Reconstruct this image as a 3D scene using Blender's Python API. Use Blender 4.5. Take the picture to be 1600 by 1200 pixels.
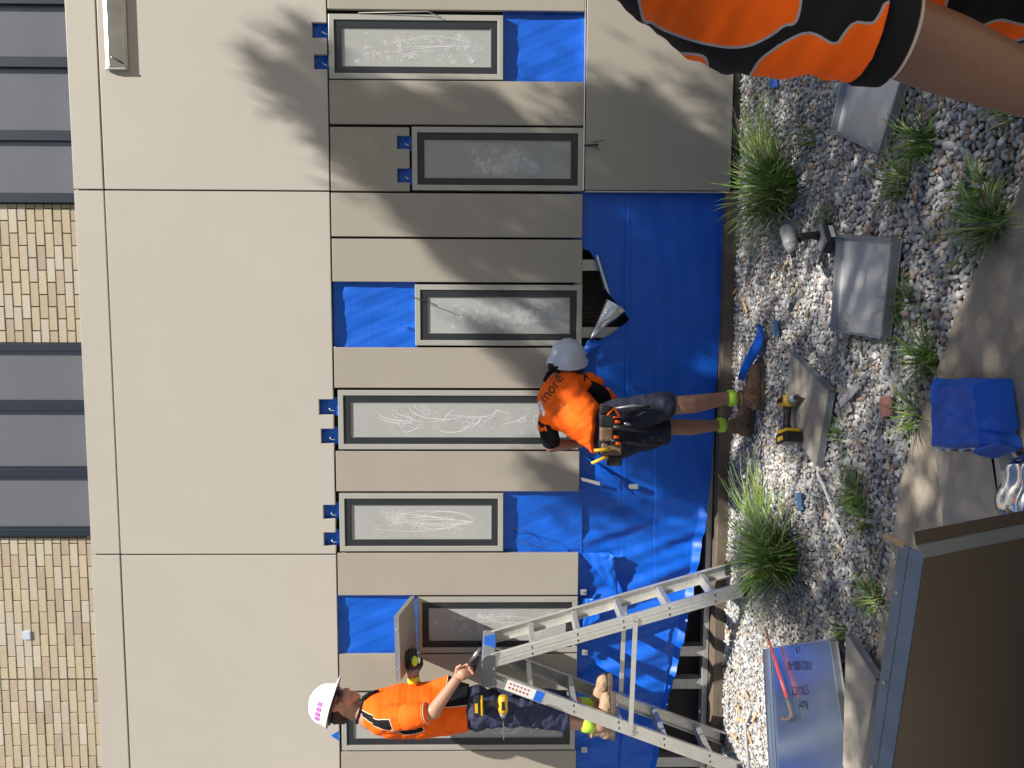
import bpy, bmesh, math, random
import numpy as np
from mathutils import Vector, Matrix
from mathutils.bvhtree import BVHTree
random.seed(7); RNG = np.random.default_rng(7)
for o in list(bpy.data.objects): bpy.data.objects.remove(o)
scn = bpy.context.scene
COL = scn.collection
R = math.radians
# ------------------------------------------------------------------ camera
# the photograph was taken with the phone on its side: world "up" points to the left of the picture
CAM = np.array([0.0, -5.12, 1.56]); FPX = 1200.0
yaw, pitch, roll = R(5.2956), R(0.8707), R(0.122)
_f = np.array([-math.sin(yaw)*math.cos(pitch), math.cos(yaw)*math.cos(pitch), -math.sin(pitch)])
_r = np.array([math.cos(yaw), math.sin(yaw), 0.0]); _u = np.cross(_r, _f)
_r, _u = _r*math.cos(roll)+_u*math.sin(roll), -_r*math.sin(roll)+_u*math.cos(roll)
cam_d = bpy.data.cameras.new('camera'); cam = bpy.data.objects.new('camera', cam_d); COL.objects.link(cam)
cx, cy, cz = -_u, _r, -_f
cam.matrix_world = Matrix(((cx[0], cy[0], cz[0], CAM[0]), (cx[1], cy[1], cz[1], CAM[1]), (cx[2], cy[2], cz[2], CAM[2]), (0, 0, 0, 1)))
cam_d.sensor_width = 36; cam_d.lens = 36*FPX/1600; cam_d.clip_start = 0.05; cam_d.clip_end = 500
scn.camera = cam
def ray(x, y): return _f + (600-y)/FPX*_r - (x-800)/FPX*_u
def W(x, y, Y=0.0):
    d = ray(x, y); return CAM + d*((Y-CAM[1])/d[1])
def G(x, y, Z=0.0):
    d = ray(x, y); return CAM + d*((Z-CAM[2])/d[2])
def proj(p):
    q = np.asarray(p, float)-CAM; d = q@_f
    return 800-(q@_u)/d*FPX, 600-(q@_r)/d*FPX
# ------------------------------------------------------------------ light
SUN = Vector((1.03, -1.0, 2.2)).normalized()
wd = bpy.data.worlds.new('World'); scn.world = wd; wd.use_nodes = True
nt = wd.node_tree; bgn = nt.nodes['Background']; sky = nt.nodes.new('ShaderNodeTexSky')
sky.sky_type = 'NISHITA'; sky.sun_disc = False
sky.sun_elevation = math.asin(SUN.z); sky.sun_rotation = math.atan2(SUN.x, SUN.y)
sky.air_density = 1.0; sky.dust_density = 1.2; sky.ozone_density = 1.0
nt.links.new(sky.outputs[0], bgn.inputs[0]); bgn.inputs[1].default_value = 0.052
sd = bpy.data.lights.new('sun', 'SUN'); sd.energy = 5.0; sd.angle = R(0.53); sd.color = (1.0, 0.955, 0.88)
so = bpy.data.objects.new('sun', sd); COL.objects.link(so); so.location = (4, -8, 12)
so.rotation_euler = SUN.to_track_quat('Z', 'Y').to_euler()
vs = scn.view_settings; vs.view_transform = 'Standard'; vs.look = 'None'; vs.gamma = 1; vs.use_curve_mapping = False
vs.exposure = 0.6
scn.render.engine = 'CYCLES'
# ------------------------------------------------------------------ materials
def mat(name, col, rough=0.6, metal=0.0, var=None, bump=None, spec=0.5, **kw):
    """var=(scale, amount, detail) mottles the colour, bump=(scale, strength[, stretch])"""
    m = bpy.data.materials.new(name); m.use_nodes = True; n = m.node_tree.nodes; l = m.node_tree.links
    b = n['Principled BSDF']; b.inputs['Roughness'].default_value = rough; b.inputs['Metallic'].default_value = metal
    b.inputs['Specular IOR Level'].default_value = spec
    b.inputs['Base Color'].default_value = (*col, 1)
    if 'sheen' in kw: b.inputs['Sheen Weight'].default_value = kw['sheen']
    if 'sub' in kw:
        b.inputs['Subsurface Weight'].default_value = kw['sub']; b.inputs['Subsurface Radius'].default_value = (0.012, 0.005, 0.003)
    tc = n.new('ShaderNodeTexCoord')
    if var:
        t = n.new('ShaderNodeTexNoise'); t.inputs['Scale'].default_value = var[0]; t.inputs['Detail'].default_value = var[2] if len(var) > 2 else 5
        t.inputs['Roughness'].default_value = 0.62
        l.new(tc.outputs['Object'], t.inputs['Vector'])
        mr = n.new('ShaderNodeMapRange'); mr.inputs[1].default_value = 0.25; mr.inputs[2].default_value = 0.75
        mr.inputs[3].default_value = 1-var[1]; mr.inputs[4].default_value = 1+var[1]; l.new(t.outputs['Fac'], mr.inputs[0])
        v = n.new('ShaderNodeVectorMath'); v.operation = 'SCALE'; v.inputs[0].default_value = col; l.new(mr.outputs[0], v.inputs['Scale'])
        l.new(v.outputs[0], b.inputs['Base Color'])
        r2 = n.new('ShaderNodeMapRange'); r2.inputs[3].default_value = max(0, rough-var[1]*0.5); r2.inputs[4].default_value = min(1, rough+var[1]*0.5)
        l.new(t.outputs['Fac'], r2.inputs[0]); l.new(r2.outputs[0], b.inputs['Roughness'])
    if bump:
        t2 = n.new('ShaderNodeTexNoise'); t2.inputs['Scale'].default_value = bump[0]; t2.inputs['Detail'].default_value = 4
        src = tc.outputs['Object']
        if len(bump) > 2:
            mp = n.new('ShaderNodeMapping'); mp.inputs['Scale'].default_value = bump[2]; l.new(src, mp.inputs[0]); src = mp.outputs[0]
        l.new(src, t2.inputs['Vector'])
        bp = n.new('ShaderNodeBump'); bp.inputs['Strength'].default_value = bump[1]; bp.inputs['Distance'].default_value = kw.get('dist', 0.01)
        l.new(t2.outputs['Fac'], bp.inputs['Height']); l.new(bp.outputs[0], b.inputs['Normal'])
    return m
def rand_tint(m, amt, attr=None):
    """multiply the base colour by a value that differs from object to object"""
    n = m.node_tree.nodes; l = m.node_tree.links; b = n['Principled BSDF']
    oi = n.new('ShaderNodeObjectInfo'); mr = n.new('ShaderNodeMapRange'); mr.inputs[3].default_value = 1-amt; mr.inputs[4].default_value = 1+amt
    l.new(oi.outputs['Random'], mr.inputs[0])
    v = n.new('ShaderNodeVectorMath'); v.operation = 'SCALE'
    if b.inputs['Base Color'].links: l.new(b.inputs['Base Color'].links[0].from_socket, v.inputs[0])
    else: v.inputs[0].default_value = b.inputs['Base Color'].default_value[:3]
    l.new(mr.outputs[0], v.inputs['Scale']); l.new(v.outputs[0], b.inputs['Base Color']); return m
M = {}
M['paint'] = mat('beige_paint', (0.475, 0.44, 0.385), 0.42, 0, (1.3, 0.03), (1.1, 0.05), dist=0.03)
M['paint2'] = mat('beige_paint_dimmed', (0.365, 0.328, 0.27), 0.42, 0, (2.2, 0.05), (1.4, 0.06), dist=0.03)  # same beige paint, darker: the view-angle gloss difference is put into the colour
M['trim'] = mat('grey_trim', (0.42, 0.41, 0.36), 0.4, 0.2, (6, 0.05))
M['darkframe'] = mat('dark_window_frame', (0.035, 0.038, 0.042), 0.38, 0.3, (8, 0.12))
M['navyframe'] = mat('navy_window_frame', (0.016, 0.024, 0.038), 0.6, 0, (5, 0.1), spec=0.25)
M['membrane'] = mat('blue_membrane', (0.001, 0.108, 0.60), 0.44, 0, (2.5, 0.10), (26, 0.30, (0.12, 1, 1.0)), dist=0.006)
M['foilside'] = mat('silver_foil', (0.82, 0.82, 0.80), 0.30, 0.75, (7, 0.06), (14, 0.4))
M['dark'] = mat('dark_cavity', (0.02, 0.018, 0.016), 0.7, 0, (3, 0.3))
M['galv'] = mat('galvanised_steel', (0.50, 0.50, 0.48), 0.45, 0.55, (18, 0.14))
M['alu'] = mat('ladder_aluminium', (0.62, 0.61, 0.57), 0.40, 0.65, (16, 0.10), (40, 0.08))
M['traymetal'] = mat('mill_aluminium', (0.74, 0.74, 0.72), 0.34, 0.5, (5, 0.10), (3, 0.10))
M['skymetal'] = mat('sky_tinted_aluminium', (0.56, 0.69, 0.88), 0.24, 0.97, (4, 0.06), (3.2, 0.16))  # blue tint paints the sky's reflection into the metal colour
M['edge'] = mat('tray_edge', (0.38, 0.40, 0.42), 0.4, 0.7, (12, 0.12))
M['steel'] = mat('brushed_steel', (0.62, 0.59, 0.52), 0.26, 0.95, (6, 0.06))
M['timber'] = mat('weathered_timber', (0.135, 0.102, 0.072), 0.85, 0, (9, 0.30), (14, 0.7, (0.25, 1, 3)), dist=0.006)
M['palewood'] = mat('pale_wood', (0.55, 0.37, 0.19), 0.8, 0, (20, 0.2), (30, 0.4))
M['brick'] = rand_tint(mat('cream_brick', (0.46, 0.385, 0.265), 0.85, 0, (9, 0.10), (70, 0.3)), 0.10)
M['brickpale'] = rand_tint(mat('pale_brick', (0.50, 0.44, 0.345), 0.85, 0, (9, 0.08), (70, 0.3)), 0.08)
M['brickpink'] = rand_tint(mat('pinkish_brick', (0.43, 0.345, 0.25), 0.85, 0, (9, 0.12), (70, 0.3)), 0.10)
M['mortar'] = mat('mortar', (0.33, 0.275, 0.20), 0.95, 0, (30, 0.12), (90, 0.4))
M['concrete'] = mat('concrete', (0.38, 0.325, 0.25), 0.9, 0, (6, 0.34, 12), (140, 0.9), dist=0.006)
M['soil'] = mat('gravel_bed', (0.16, 0.145, 0.12), 0.95, 0, (40, 0.4), (60, 0.8))
M['orange'] = mat('orange_cotton', (0.97, 0.135, 0.006), 0.8, 0, (7, 0.05), (9, 0.45), dist=0.014, spec=0.25)
M['black'] = mat('black_cotton', (0.009, 0.009, 0.012), 0.85, 0, None, (12, 0.4), dist=0.01, spec=0.2)
M['navy'] = mat('navy_drill_cotton', (0.028, 0.033, 0.075), 0.8, 0, (9, 0.15), (11, 0.55), dist=0.014)
M['skin'] = mat('skin', (0.46, 0.245, 0.165), 0.5, 0, (22, 0.08), (90, 0.06), sub=0.12)
M['skinshade'] = mat('shaded_tan_skin', (0.20, 0.098, 0.058), 0.5, 0, (22, 0.10), (120, 0.08), sub=0.1)  # tanned skin with the near worker's shade darkened into its colour
M['navydark'] = mat('dark_navy_cotton', (0.012, 0.014, 0.034), 0.8, 0, (9, 0.15), (11, 0.55), dist=0.014)
M['cavity'] = mat('brown_cavity', (0.05, 0.042, 0.034), 0.8, 0, (3, 0.3))
M['skintan'] = mat('tanned_skin', (0.33, 0.165, 0.105), 0.5, 0, (22, 0.10), (120, 0.08), sub=0.1)
M['hair'] = mat('dark_hair', (0.03, 0.019, 0.012), 0.6, 0, (60, 0.4), (120, 0.9))
M['leather'] = mat('brown_leather', (0.19, 0.115, 0.066), 0.65, 0, (16, 0.25), (35, 0.5))
M['sand'] = mat('tan_suede', (0.40, 0.27, 0.165), 0.8, 0, (14, 0.2), (30, 0.5))
M['sole'] = mat('rubber_sole', (0.10, 0.075, 0.055), 0.8, 0, (20, 0.2))
M['lime'] = mat('lime_sock', (0.50, 0.80, 0.06), 0.8, 0, None, (120, 0.5))
M['yellow'] = mat('yellow_plastic', (0.72, 0.42, 0.02), 0.42, 0, (12, 0.08))
M['blackp'] = mat('black_plastic', (0.018, 0.018, 0.02), 0.42, 0, (14, 0.2))
M['greyp'] = mat('grey_plastic', (0.22, 0.225, 0.23), 0.45, 0, (14, 0.1))
M['metal'] = mat('tool_steel', (0.42, 0.42, 0.43), 0.3, 0.9, (20, 0.15))
M['hatwhite'] = mat('white_hat_plastic', (0.80, 0.79, 0.78), 0.35, 0, (6, 0.03))
M['hatgrey'] = mat('pale_grey_hat_plastic', (0.55, 0.60, 0.70), 0.30, 0, (6, 0.03))
M['pink'] = mat('magenta_print', (0.72, 0.16, 0.55), 0.5)
M['ink'] = mat('marker_ink', (0.01, 0.012, 0.05), 0.5)
M['print'] = mat('dark_print', (0.05, 0.018, 0.012), 0.7)
M['white'] = mat('white_plastic', (0.78, 0.78, 0.76), 0.5, 0, (9, 0.05))
M['piping'] = mat('grey_reflective_piping', (0.42, 0.41, 0.42), 0.55)
M['red'] = mat('red_paint', (0.42, 0.04, 0.03), 0.4, 0, (24, 0.25))
M['salmon'] = mat('salmon_tag', (0.56, 0.23, 0.18), 0.7, 0, (20, 0.1))
M['bluep'] = mat('blue_plastic', (0.01, 0.13, 0.62), 0.4, 0, (12, 0.1))
M['greyblue'] = mat('faded_blue_scrap', (0.07, 0.15, 0.28), 0.6, 0, (20, 0.15))
M['grass'] = mat('grass_blade', (0.20, 0.33, 0.05), 0.5, 0, (3, 0.3))
M['grassd'] = mat('dark_grass_blade', (0.085, 0.16, 0.03), 0.5, 0, (3, 0.3))
M['straw'] = mat('dry_grass_blade', (0.42, 0.36, 0.17), 0.6, 0, (3, 0.2))
M['dryleaf'] = rand_tint(mat('dry_leaf', (0.30, 0.155, 0.075), 0.75, 0, (15, 0.3)), 0.35)
M['treeleaf'] = mat('tree_leaf', (0.06, 0.10, 0.03), 0.5, 0, (3, 0.3))
M['bark'] = mat('bark', (0.18, 0.13, 0.09), 0.9, 0, (8, 0.3), (12, 0.8))
M['lens'] = mat('dark_lens', (0.01, 0.01, 0.012), 0.12, 0)
M['cable'] = mat('black_cable', (0.015, 0.015, 0.016), 0.5)
M['etch'] = mat('etched_line', (0.62, 0.625, 0.61), 0.7)
M['sticker'] = mat('white_sticker', (0.72, 0.72, 0.70), 0.45)
def glassmat(name, col, rough, sc):
    m = mat(name, col, rough, 0, (sc, 0.10, 8), (sc*12, 0.15), dist=0.003); return m
M['frost'] = glassmat('frosted_glass', (0.37, 0.375, 0.36), 0.42, 5)

M['skyglass'] = mat('tinted_window_glass', (0.15, 0.155, 0.165), 0.2, 0, (0.8, 0.12), (1.4, 0.02), spec=1.0)
# ------------------------------------------------------------------ mesh helpers
class MB:
    def __init__(s): s.v = []; s.f = []; s.m = Matrix.Identity(4)
    def add(s, vs, fs):
        k = len(s.v); s.v += [tuple(s.m @ Vector(v)) for v in vs]; s.f += [tuple(i+k for i in f) for f in fs]; return s
    def box(s, a, b):
        (x0, y0, z0), (x1, y1, z1) = [min(p, q) for p, q in zip(a, b)], [max(p, q) for p, q in zip(a, b)]
        return s.add([(x0,y0,z0),(x1,y0,z0),(x1,y1,z0),(x0,y1,z0),(x0,y0,z1),(x1,y0,z1),(x1,y1,z1),(x0,y1,z1)],
                     [(0,3,2,1),(4,5,6,7),(0,1,5,4),(1,2,6,5),(2,3,7,6),(3,0,4,7)])
    def hexa(s, q, t):
        """quad q (4 points) thickened by vector t"""
        q = [Vector(p) for p in q]; t = Vector(t)
        return s.add([tuple(p) for p in q]+[tuple(p+t) for p in q], [(0,3,2,1),(4,5,6,7),(0,1,5,4),(1,2,6,5),(2,3,7,6),(3,0,4,7)])
    def prism(s, pts, t):
        n = len(pts); t = Vector(t); p = [Vector(q) for q in pts]
        return s.add([tuple(q) for q in p]+[tuple(q+t) for q in p],
                     [tuple(range(n-1, -1, -1)), tuple(range(n, 2*n))]+[(i, (i+1) % n, (i+1) % n+n, i+n) for i in range(n)])
    def bar(s, a, b, w, h, up=(0, 0, 1)):
        """rectangular bar from a to b, h along up, w across"""
        a, b, up = Vector(a), Vector(b), Vector(up); d = (b-a).normalized(); side = d.cross(up).normalized(); up = side.cross(d).normalized()
        q = [a+side*(sx*w/2)+up*(sy*h/2) for sx, sy in ((-1,-1),(1,-1),(1,1),(-1,1))]
        return s.hexa(q, b-a)
    def tube(s, pts, rad, n=10, cap=True, flat=None):
        """tube through pts; rad a number or a list; flat=(axis vector, factor) squashes the section"""
        pts = [Vector(p) for p in pts]; k = len(pts); rad = rad if isinstance(rad, (list, tuple)) else [rad]*k
        vs = []; prev = None
        for i, p in enumerate(pts):
            d = (pts[min(i+1, k-1)]-pts[max(i-1, 0)]).normalized()
            if prev is None:
                a = Vector((0, 0, 1)) if abs(d.z) < 0.9 else Vector((1, 0, 0)); e = d.cross(a).normalized()
            else: e = (prev-d*prev.dot(d)).normalized()
            prev = e; g = d.cross(e)
            for j in range(n):
                t = 2*math.pi*j/n; o = e*(math.cos(t)*rad[i])+g*(math.sin(t)*rad[i])
                if flat: ax = Vector(flat[0]).normalized(); o -= ax*(o.dot(ax)*(1-flat[1]))
                vs.append(tuple(p+o))
        fs = [(i*n+j, i*n+(j+1) % n, (i+1)*n+(j+1) % n, (i+1)*n+j) for i in range(k-1) for j in range(n)]
        if cap: fs += [tuple(range(n-1, -1, -1)), tuple(range((k-1)*n, k*n))]
        return s.add(vs, fs)
    def lathe(s, prof, n=20):
        """profile (r, z) turned about local z"""
        k = len(prof); vs = [(r*math.cos(2*math.pi*j/n), r*math.sin(2*math.pi*j/n), z) for r, z in prof for j in range(n)]
        fs = [(i*n+j, i*n+(j+1) % n, (i+1)*n+(j+1) % n, (i+1)*n+j) for i in range(k-1) for j in range(n)]
        if prof[0][0] > 1e-5: fs.append(tuple(range(n-1, -1, -1)))
        if prof[-1][0] > 1e-5: fs.append(tuple(range((k-1)*n, k*n)))
        return s.add(vs, fs)
    def ell(s, c, r, n=14, k=9, rot=None):
        c = Vector(c); vs = []; 
        for i in range(k+1):
            a = math.pi*i/k
            for j in range(n):
                t = 2*math.pi*j/n; p = Vector((r[0]*math.sin(a)*math.cos(t), r[1]*math.sin(a)*math.sin(t), -r[2]*math.cos(a)))
                vs.append(tuple(c+(rot @ p if rot else p)))
        return s.add(vs, [(i*n+j, i*n+(j+1) % n, (i+1)*n+(j+1) % n, (i+1)*n+j) for i in range(k) for j in range(n)])
    def cap(s, a, b, ra, rb, n=14, flat=None):
        """tapered capsule"""
        a, b = Vector(a), Vector(b); d = (b-a).normalized()
        pts = [a-d*ra*0.95, a-d*ra*0.7, a-d*ra*0.3, a, b, b+d*rb*0.3, b+d*rb*0.7, b+d*rb*0.95]
        return s.tube(pts, [ra*0.3, ra*0.72, ra*0.95, ra, rb, rb*0.95, rb*0.72, rb*0.3], n, True, flat)
    def sheet(s, f, nu, nv):
        vs = [tuple(f(i/nu, j/nv)) for i in range(nu+1) for j in range(nv+1)]
        return s.add(vs, [(i*(nv+1)+j, (i+1)*(nv+1)+j, (i+1)*(nv+1)+j+1, i*(nv+1)+j+1) for i in range(nu) for j in range(nv)])
    def build(s, name, m, parent=None, smooth=False, bevel=0.0, solid=0.0, seg=2, center=True):
        me = bpy.data.meshes.new(name); base = ploc(parent)
        c = np.mean(np.array(s.v), axis=0) if center else np.array(base)
        me.from_pydata([tuple(np.array(v)-c) for v in s.v], [], s.f)
        b = bmesh.new(); b.from_mesh(me); bmesh.ops.remove_doubles(b, verts=b.verts, dist=1e-6); bmesh.ops.recalc_face_normals(b, faces=b.faces); b.to_mesh(me); b.free()
        return link(name, me, m, parent, c-np.array(base), smooth, bevel, solid, seg)
def ploc(o):
    p = np.zeros(3)
    while o is not None: p += np.array(o.location); o = o.parent
    return p
def link(name, me, m, parent=None, loc=(0, 0, 0), smooth=False, bevel=0.0, solid=0.0, seg=2):
    o = bpy.data.objects.new(name, me); COL.objects.link(o); o.location = loc
    if m is not None and not me.materials: me.materials.append(M[m] if isinstance(m, str) else m)
    if parent: o.parent = parent
    if smooth: me.polygons.foreach_set('use_smooth', [True]*len(me.polygons))
    if solid: d = o.modifiers.new('s', 'SOLIDIFY'); d.thickness = solid; d.offset = 0
    if bevel: d = o.modifiers.new('b', 'BEVEL'); d.width = bevel; d.segments = seg; d.limit_method = 'ANGLE'; d.angle_limit = R(40)
    return o
def tag(o, label=None, cat=None, group=None, kind=None):
    for k, v in (('label', label), ('category', cat), ('group', group), ('kind', kind)):
        if v: o[k] = v
    return o
def thing(name, label, cat, loc=(0, 0, 0), group=None):
    o = bpy.data.objects.new(name, None); COL.objects.link(o); o.location = tuple(float(c) for c in loc); o.empty_display_size = 0.1
    return tag(o, label, cat, group)
def noise2(x, y, s=0):
    return (math.sin(x*1.7+s*3.1)*math.cos(y*2.3+s)+math.sin(x*3.9+y*2.1+s*1.3)*0.5+math.sin(y*5.3-x*1.1+s*2.2)*0.35)/1.85
# ================================================================== THE BUILDING
bld = thing('clad_building', 'building with beige cladding panels, tall etched windows and a brick storey above', 'building', (0, 0.3, 0))
Z_TOP, Z_MID, Z_STRIP, Z_BOT = 4.335, 4.135, 2.672, 1.018
gap = 0.005
def panel(x0, x1, z0, z1, m='paint', notches=(), name='cladding_panel', y0=0.0, th=0.028, parent=None):
    """a folded tray panel; notches are (x0, x1, depth) cut out of the bottom edge"""
    pts = [(x0+gap, z1-gap), (x0+gap, z0+gap)]
    for a, b, d in sorted(notches): pts += [(a, z0+gap), (a, z0+d), (b, z0+d), (b, z0+gap)]
    pts += [(x1-gap, z0+gap), (x1-gap, z1-gap)]
    jit = random.uniform(-0.002, 0.002)
    return MB().prism([(x, y0+jit, z) for x, z in pts], (0, th, 0)).build(name, m, parent or bld, bevel=0.003)
XJ = [-5.6, -4.075, -1.643, 0.786, 3.2]
def wx(y, x=530): return W(x, y)[0]
for a, b in zip(XJ[:-1], XJ[1:]):
    panel(a, b, Z_MID, Z_TOP)
notch = []
for y0, y1, d in ((35, 59, 0.098), (85, 108, 0.09), (624, 648, 0.10), (670, 693, 0.09), (789, 811, 0.085), (832, 853, 0.085)):
    notch.append((wx(y1, 510), wx(y0, 510), d))
for a, b in zip(XJ[:-1], XJ[1:]):
    panel(a, b, Z_STRIP, Z_MID, notches=[n for n in notch if a < n[0] < b])
# torn triangular notch beside the worker on the ladder is blue tape
tz = W(525, 1148)
# parapet cap and roof deck behind the cladding
MB().box((-5.6, 0.03, Z_TOP-0.02), (3.2, 0.24, Z_TOP-0.004)).build('parapet_cap', 'paint', bld)
MB().box((-5.6, 0.24, Z_TOP-0.14), (3.2, 2.58, Z_TOP-0.10)).build('roof_deck', 'greyp', bld)
# backing boards behind the open joints
MB().box((-5.6, 0.09, 1.2), (3.2, 0.11, Z_TOP-0.04)).build('backing_board', 'dark', bld)
MB().box((-5.6, 0.30, 0.0), (3.2, 0.33, 1.2)).build('cavity_wall', 'cavity', bld)
MB().box((0.80, 0.05, 0.0), (3.2, 0.07, 1.2)).build('backing_board', 'dark', bld)
# ---- strips and windows; y0..y1 are picture rows at the strip row (y grows to world left)
def strip(ya, yb, z0=Z_BOT, z1=Z_STRIP, m='paint2'): return panel(wx(yb, 715), wx(ya, 715), z0, z1, m)
def zx(x, y): return W(x, y)[2]
for ya, yb in ((-70, 17), (125, 196), (301, 371.5), (372.5, 442), (542, 607.5), (704, 769), (863, 931), (1021, 1080), (1173, 1250)):
    strip(ya, yb)
n2 = [(wx(232.5, 630), wx(212, 630), 0.085), (wx(285, 630), wx(263, 630), 0.085)]
zb = zx(641, 250); panel(wx(299.5, 580), wx(197, 580), zb, Z_STRIP, 'paint2', n2)
# big lower panels at the right
panel(0.797, 3.2, 0.05, Z_BOT-0.004, 'paint2', y0=-0.012)
def flowers(kind, x0, x1, z0, z1, y, seed):
    """etched botanical line drawing, thin ribbons lying on the glass"""
    rs = random.Random(seed); b = MB(); w, h = x1-x0, z1-z0
    def rib(pts, t=0.0016):
        pts = [Vector((p[0], 0, p[1])) for p in pts]; vs = []
        for i, p in enumerate(pts):
            d = (pts[min(i+1, len(pts)-1)]-pts[max(i-1, 0)]); 
            if d.length < 1e-7: d = Vector((1, 0, 0))
            d.normalize(); nrm = Vector((-d.z, 0, d.x)); tt = t*(0.35+0.65*math.sin(math.pi*(i+0.5)/len(pts)))
            for s in (-1, 1): q = p+nrm*tt*s; vs.append((min(max(q.x, x0+.004), x1-.004), y, min(max(q.z, z0+.004), z1-.004)))
        jy = rs.uniform(0, .0012); b.add([(v[0], v[1]-jy, v[2]) for v in vs], [(2*i, 2*i+1, 2*i+3, 2*i+2) for i in range(len(pts)-1)])
    def petal(cx, cz, a, L, wd):
        pts = []
        for i in range(15):
            t = i/14; s = math.sin(math.pi*t); l = L*(1-abs(2*t-1)**1.6); o = (wd*s if t < .5 else -wd*s)*(1 if abs(t-.5) > .02 else 0)
            o = wd*math.sin(2*math.pi*t)
            pts.append((cx+l*math.cos(a)-o*math.sin(a), cz+l*math.sin(a)+o*math.cos(a)))
        rib(pts)
    def ring(cx, cz, r): rib([(cx+r*math.cos(t/9*2*math.pi)*rs.uniform(.85, 1.15), cz+r*math.sin(t/9*2*math.pi)*rs.uniform(.85, 1.15)) for t in range(10)])
    def stem(ax, az, bx, bz, t=0.002):
        k = rs.uniform(-.06, .06); rib([(ax+(bx-ax)*t_+k*math.sin(math.pi*t_), az+(bz-az)*t_+k*.6*math.sin(2*math.pi*t_)) for t_ in [i/12 for i in range(13)]], t)
    if kind == 'buds':
        for _ in range(44):
            cx, cz = x0+w*rs.gauss(.5, .25), z0+h*rs.betavariate(1.6, 2.2)
            for k in range(rs.randint(3, 6)): ring(cx+rs.gauss(0, .013), cz+rs.gauss(0, .013), rs.uniform(.006, .014))
        for _ in range(3): stem(x0+w*rs.uniform(.3, .7), z0+h*.05, x0+w*rs.uniform(.2, .8), z0+h*rs.uniform(.5, .9))
    elif kind == 'star':
        for _ in range(14):
            cx, cz = x0+w*rs.uniform(.2, .85), z0+h*rs.uniform(.2, .85); n = rs.choice((5, 6)); a0 = rs.uniform(0, 6)
            for k in range(n): petal(cx, cz, a0+k*2*math.pi/n, rs.uniform(.035, .055), .010)
            stem(cx, cz, x0+w*rs.uniform(.4, .6), z0+h*.1)
    elif kind == 'spiky':
        for _ in range(15):
            cx, cz = x0+w*rs.uniform(.15, .85), z0+h*rs.uniform(.1, .72); n = rs.randint(12, 18); a0 = rs.uniform(0, 6)
            for k in range(n): petal(cx+.012*math.cos(a0+k), cz+.012*math.sin(a0+k), a0+k*2*math.pi/n, rs.uniform(.03, .06), .006)
    elif kind == 'curly':
        for _ in range(26):
            cx, cz = x0+w*rs.gauss(.5, .24), z0+h*rs.uniform(.12, .85); r0 = rs.uniform(.03, .06)
            for k in range(10):
                a = rs.uniform(0, 6.28); q = rs.uniform(.2, 1)*r0; petal(cx+q*math.cos(a), cz+q*math.sin(a), a+rs.uniform(-.6, .6), .022, .012)
    else:
        for _ in range(16):
            ax, az = x0+w*rs.uniform(.15, .85), z0+h*rs.uniform(.03, .75); stem(ax, az, ax+rs.uniform(-.12, .12), az+rs.uniform(.1, .28), .003)
            for k in range(3): petal(ax+rs.uniform(-.04, .04), az+rs.uniform(0, .2), rs.uniform(0, 6.28), rs.uniform(.05, .09), .016)
    return b
def window(xa, xb, ya, yb, kind, seed, glass='frost'):
    """xa..xb picture columns (top to bottom in the world), ya..yb picture rows (world right to left)"""
    xm, ym = (xa+xb)/2, (ya+yb)/2
    x0, x1, z1, z0 = wx(yb, xm)+.004, wx(ya, xm)-.004, zx(xa, ym)-.003, zx(xb, ym)+.003
    w = MB(); t = 0.036
    def frame(mb, x0, x1, z0, z1, t, y0, y1):
        mb.prism([(x0, y0, z0), (x1, y0, z0), (x1-t, y0, z0+t), (x0+t, y0, z0+t)], (0, y1-y0, 0))
        mb.prism([(x0, y0, z1), (x1, y0, z1), (x1-t, y0, z1-t), (x0+t, y0, z1-t)], (0, y1-y0, 0))
        mb.prism([(x0, y0, z0), (x0+t, y0, z0+t), (x0+t, y0, z1-t), (x0, y0, z1)], (0, y1-y0, 0))
        mb.prism([(x1, y0, z0), (x1-t, y0, z0+t), (x1-t, y0, z1-t), (x1, y0, z1)], (0, y1-y0, 0))
        return mb
    gx0, gx1, gz0, gz1 = x0+t+.044, x1-t-.044, z0+t+.044, z1-t-.044
    win = MB().box((gx0-.006, .012, gz0-.006), (gx1+.006, .05, gz1+.006)).build('window', glass, bld)
    # the glass is the window's own mesh; its frames are sub-parts
    frame(MB(), x0, x1, z0, z1, t, -.006, .05).build('frame', 'trim', win, bevel=.003)
    frame(MB(), x0+t+.0015, x1-t-.0015, z0+t+.0015, z1-t-.0015, .043, .002, .05).build('inner_frame', 'darkframe', win, bevel=.003)
    frame(MB(), gx0, gx1, gz0, gz1, .005, .008, .0115).build('glazing_bead', 'trim', win)
    flowers(kind, gx0+.02, gx1-.02, gz0+.03, gz1-.03, 0.0117, seed).build('etched_drawing', 'etch', win)['kind'] = 'stuff'
    return win
window(513, 787, 22, 125, 'buds', 1)
window(643, 912, 198, 299, 'spiky', 2)
window(648, 910, 444, 541, 'curly', 3)
window(528, 905, 609, 703, 'leaf', 4)
window(530, 787, 770, 862, 'star', 5)
window(651, 903, 932, 1020, 'buds', 6)
window(533, 899, 1082, 1172, 'leaf', 7)
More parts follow.
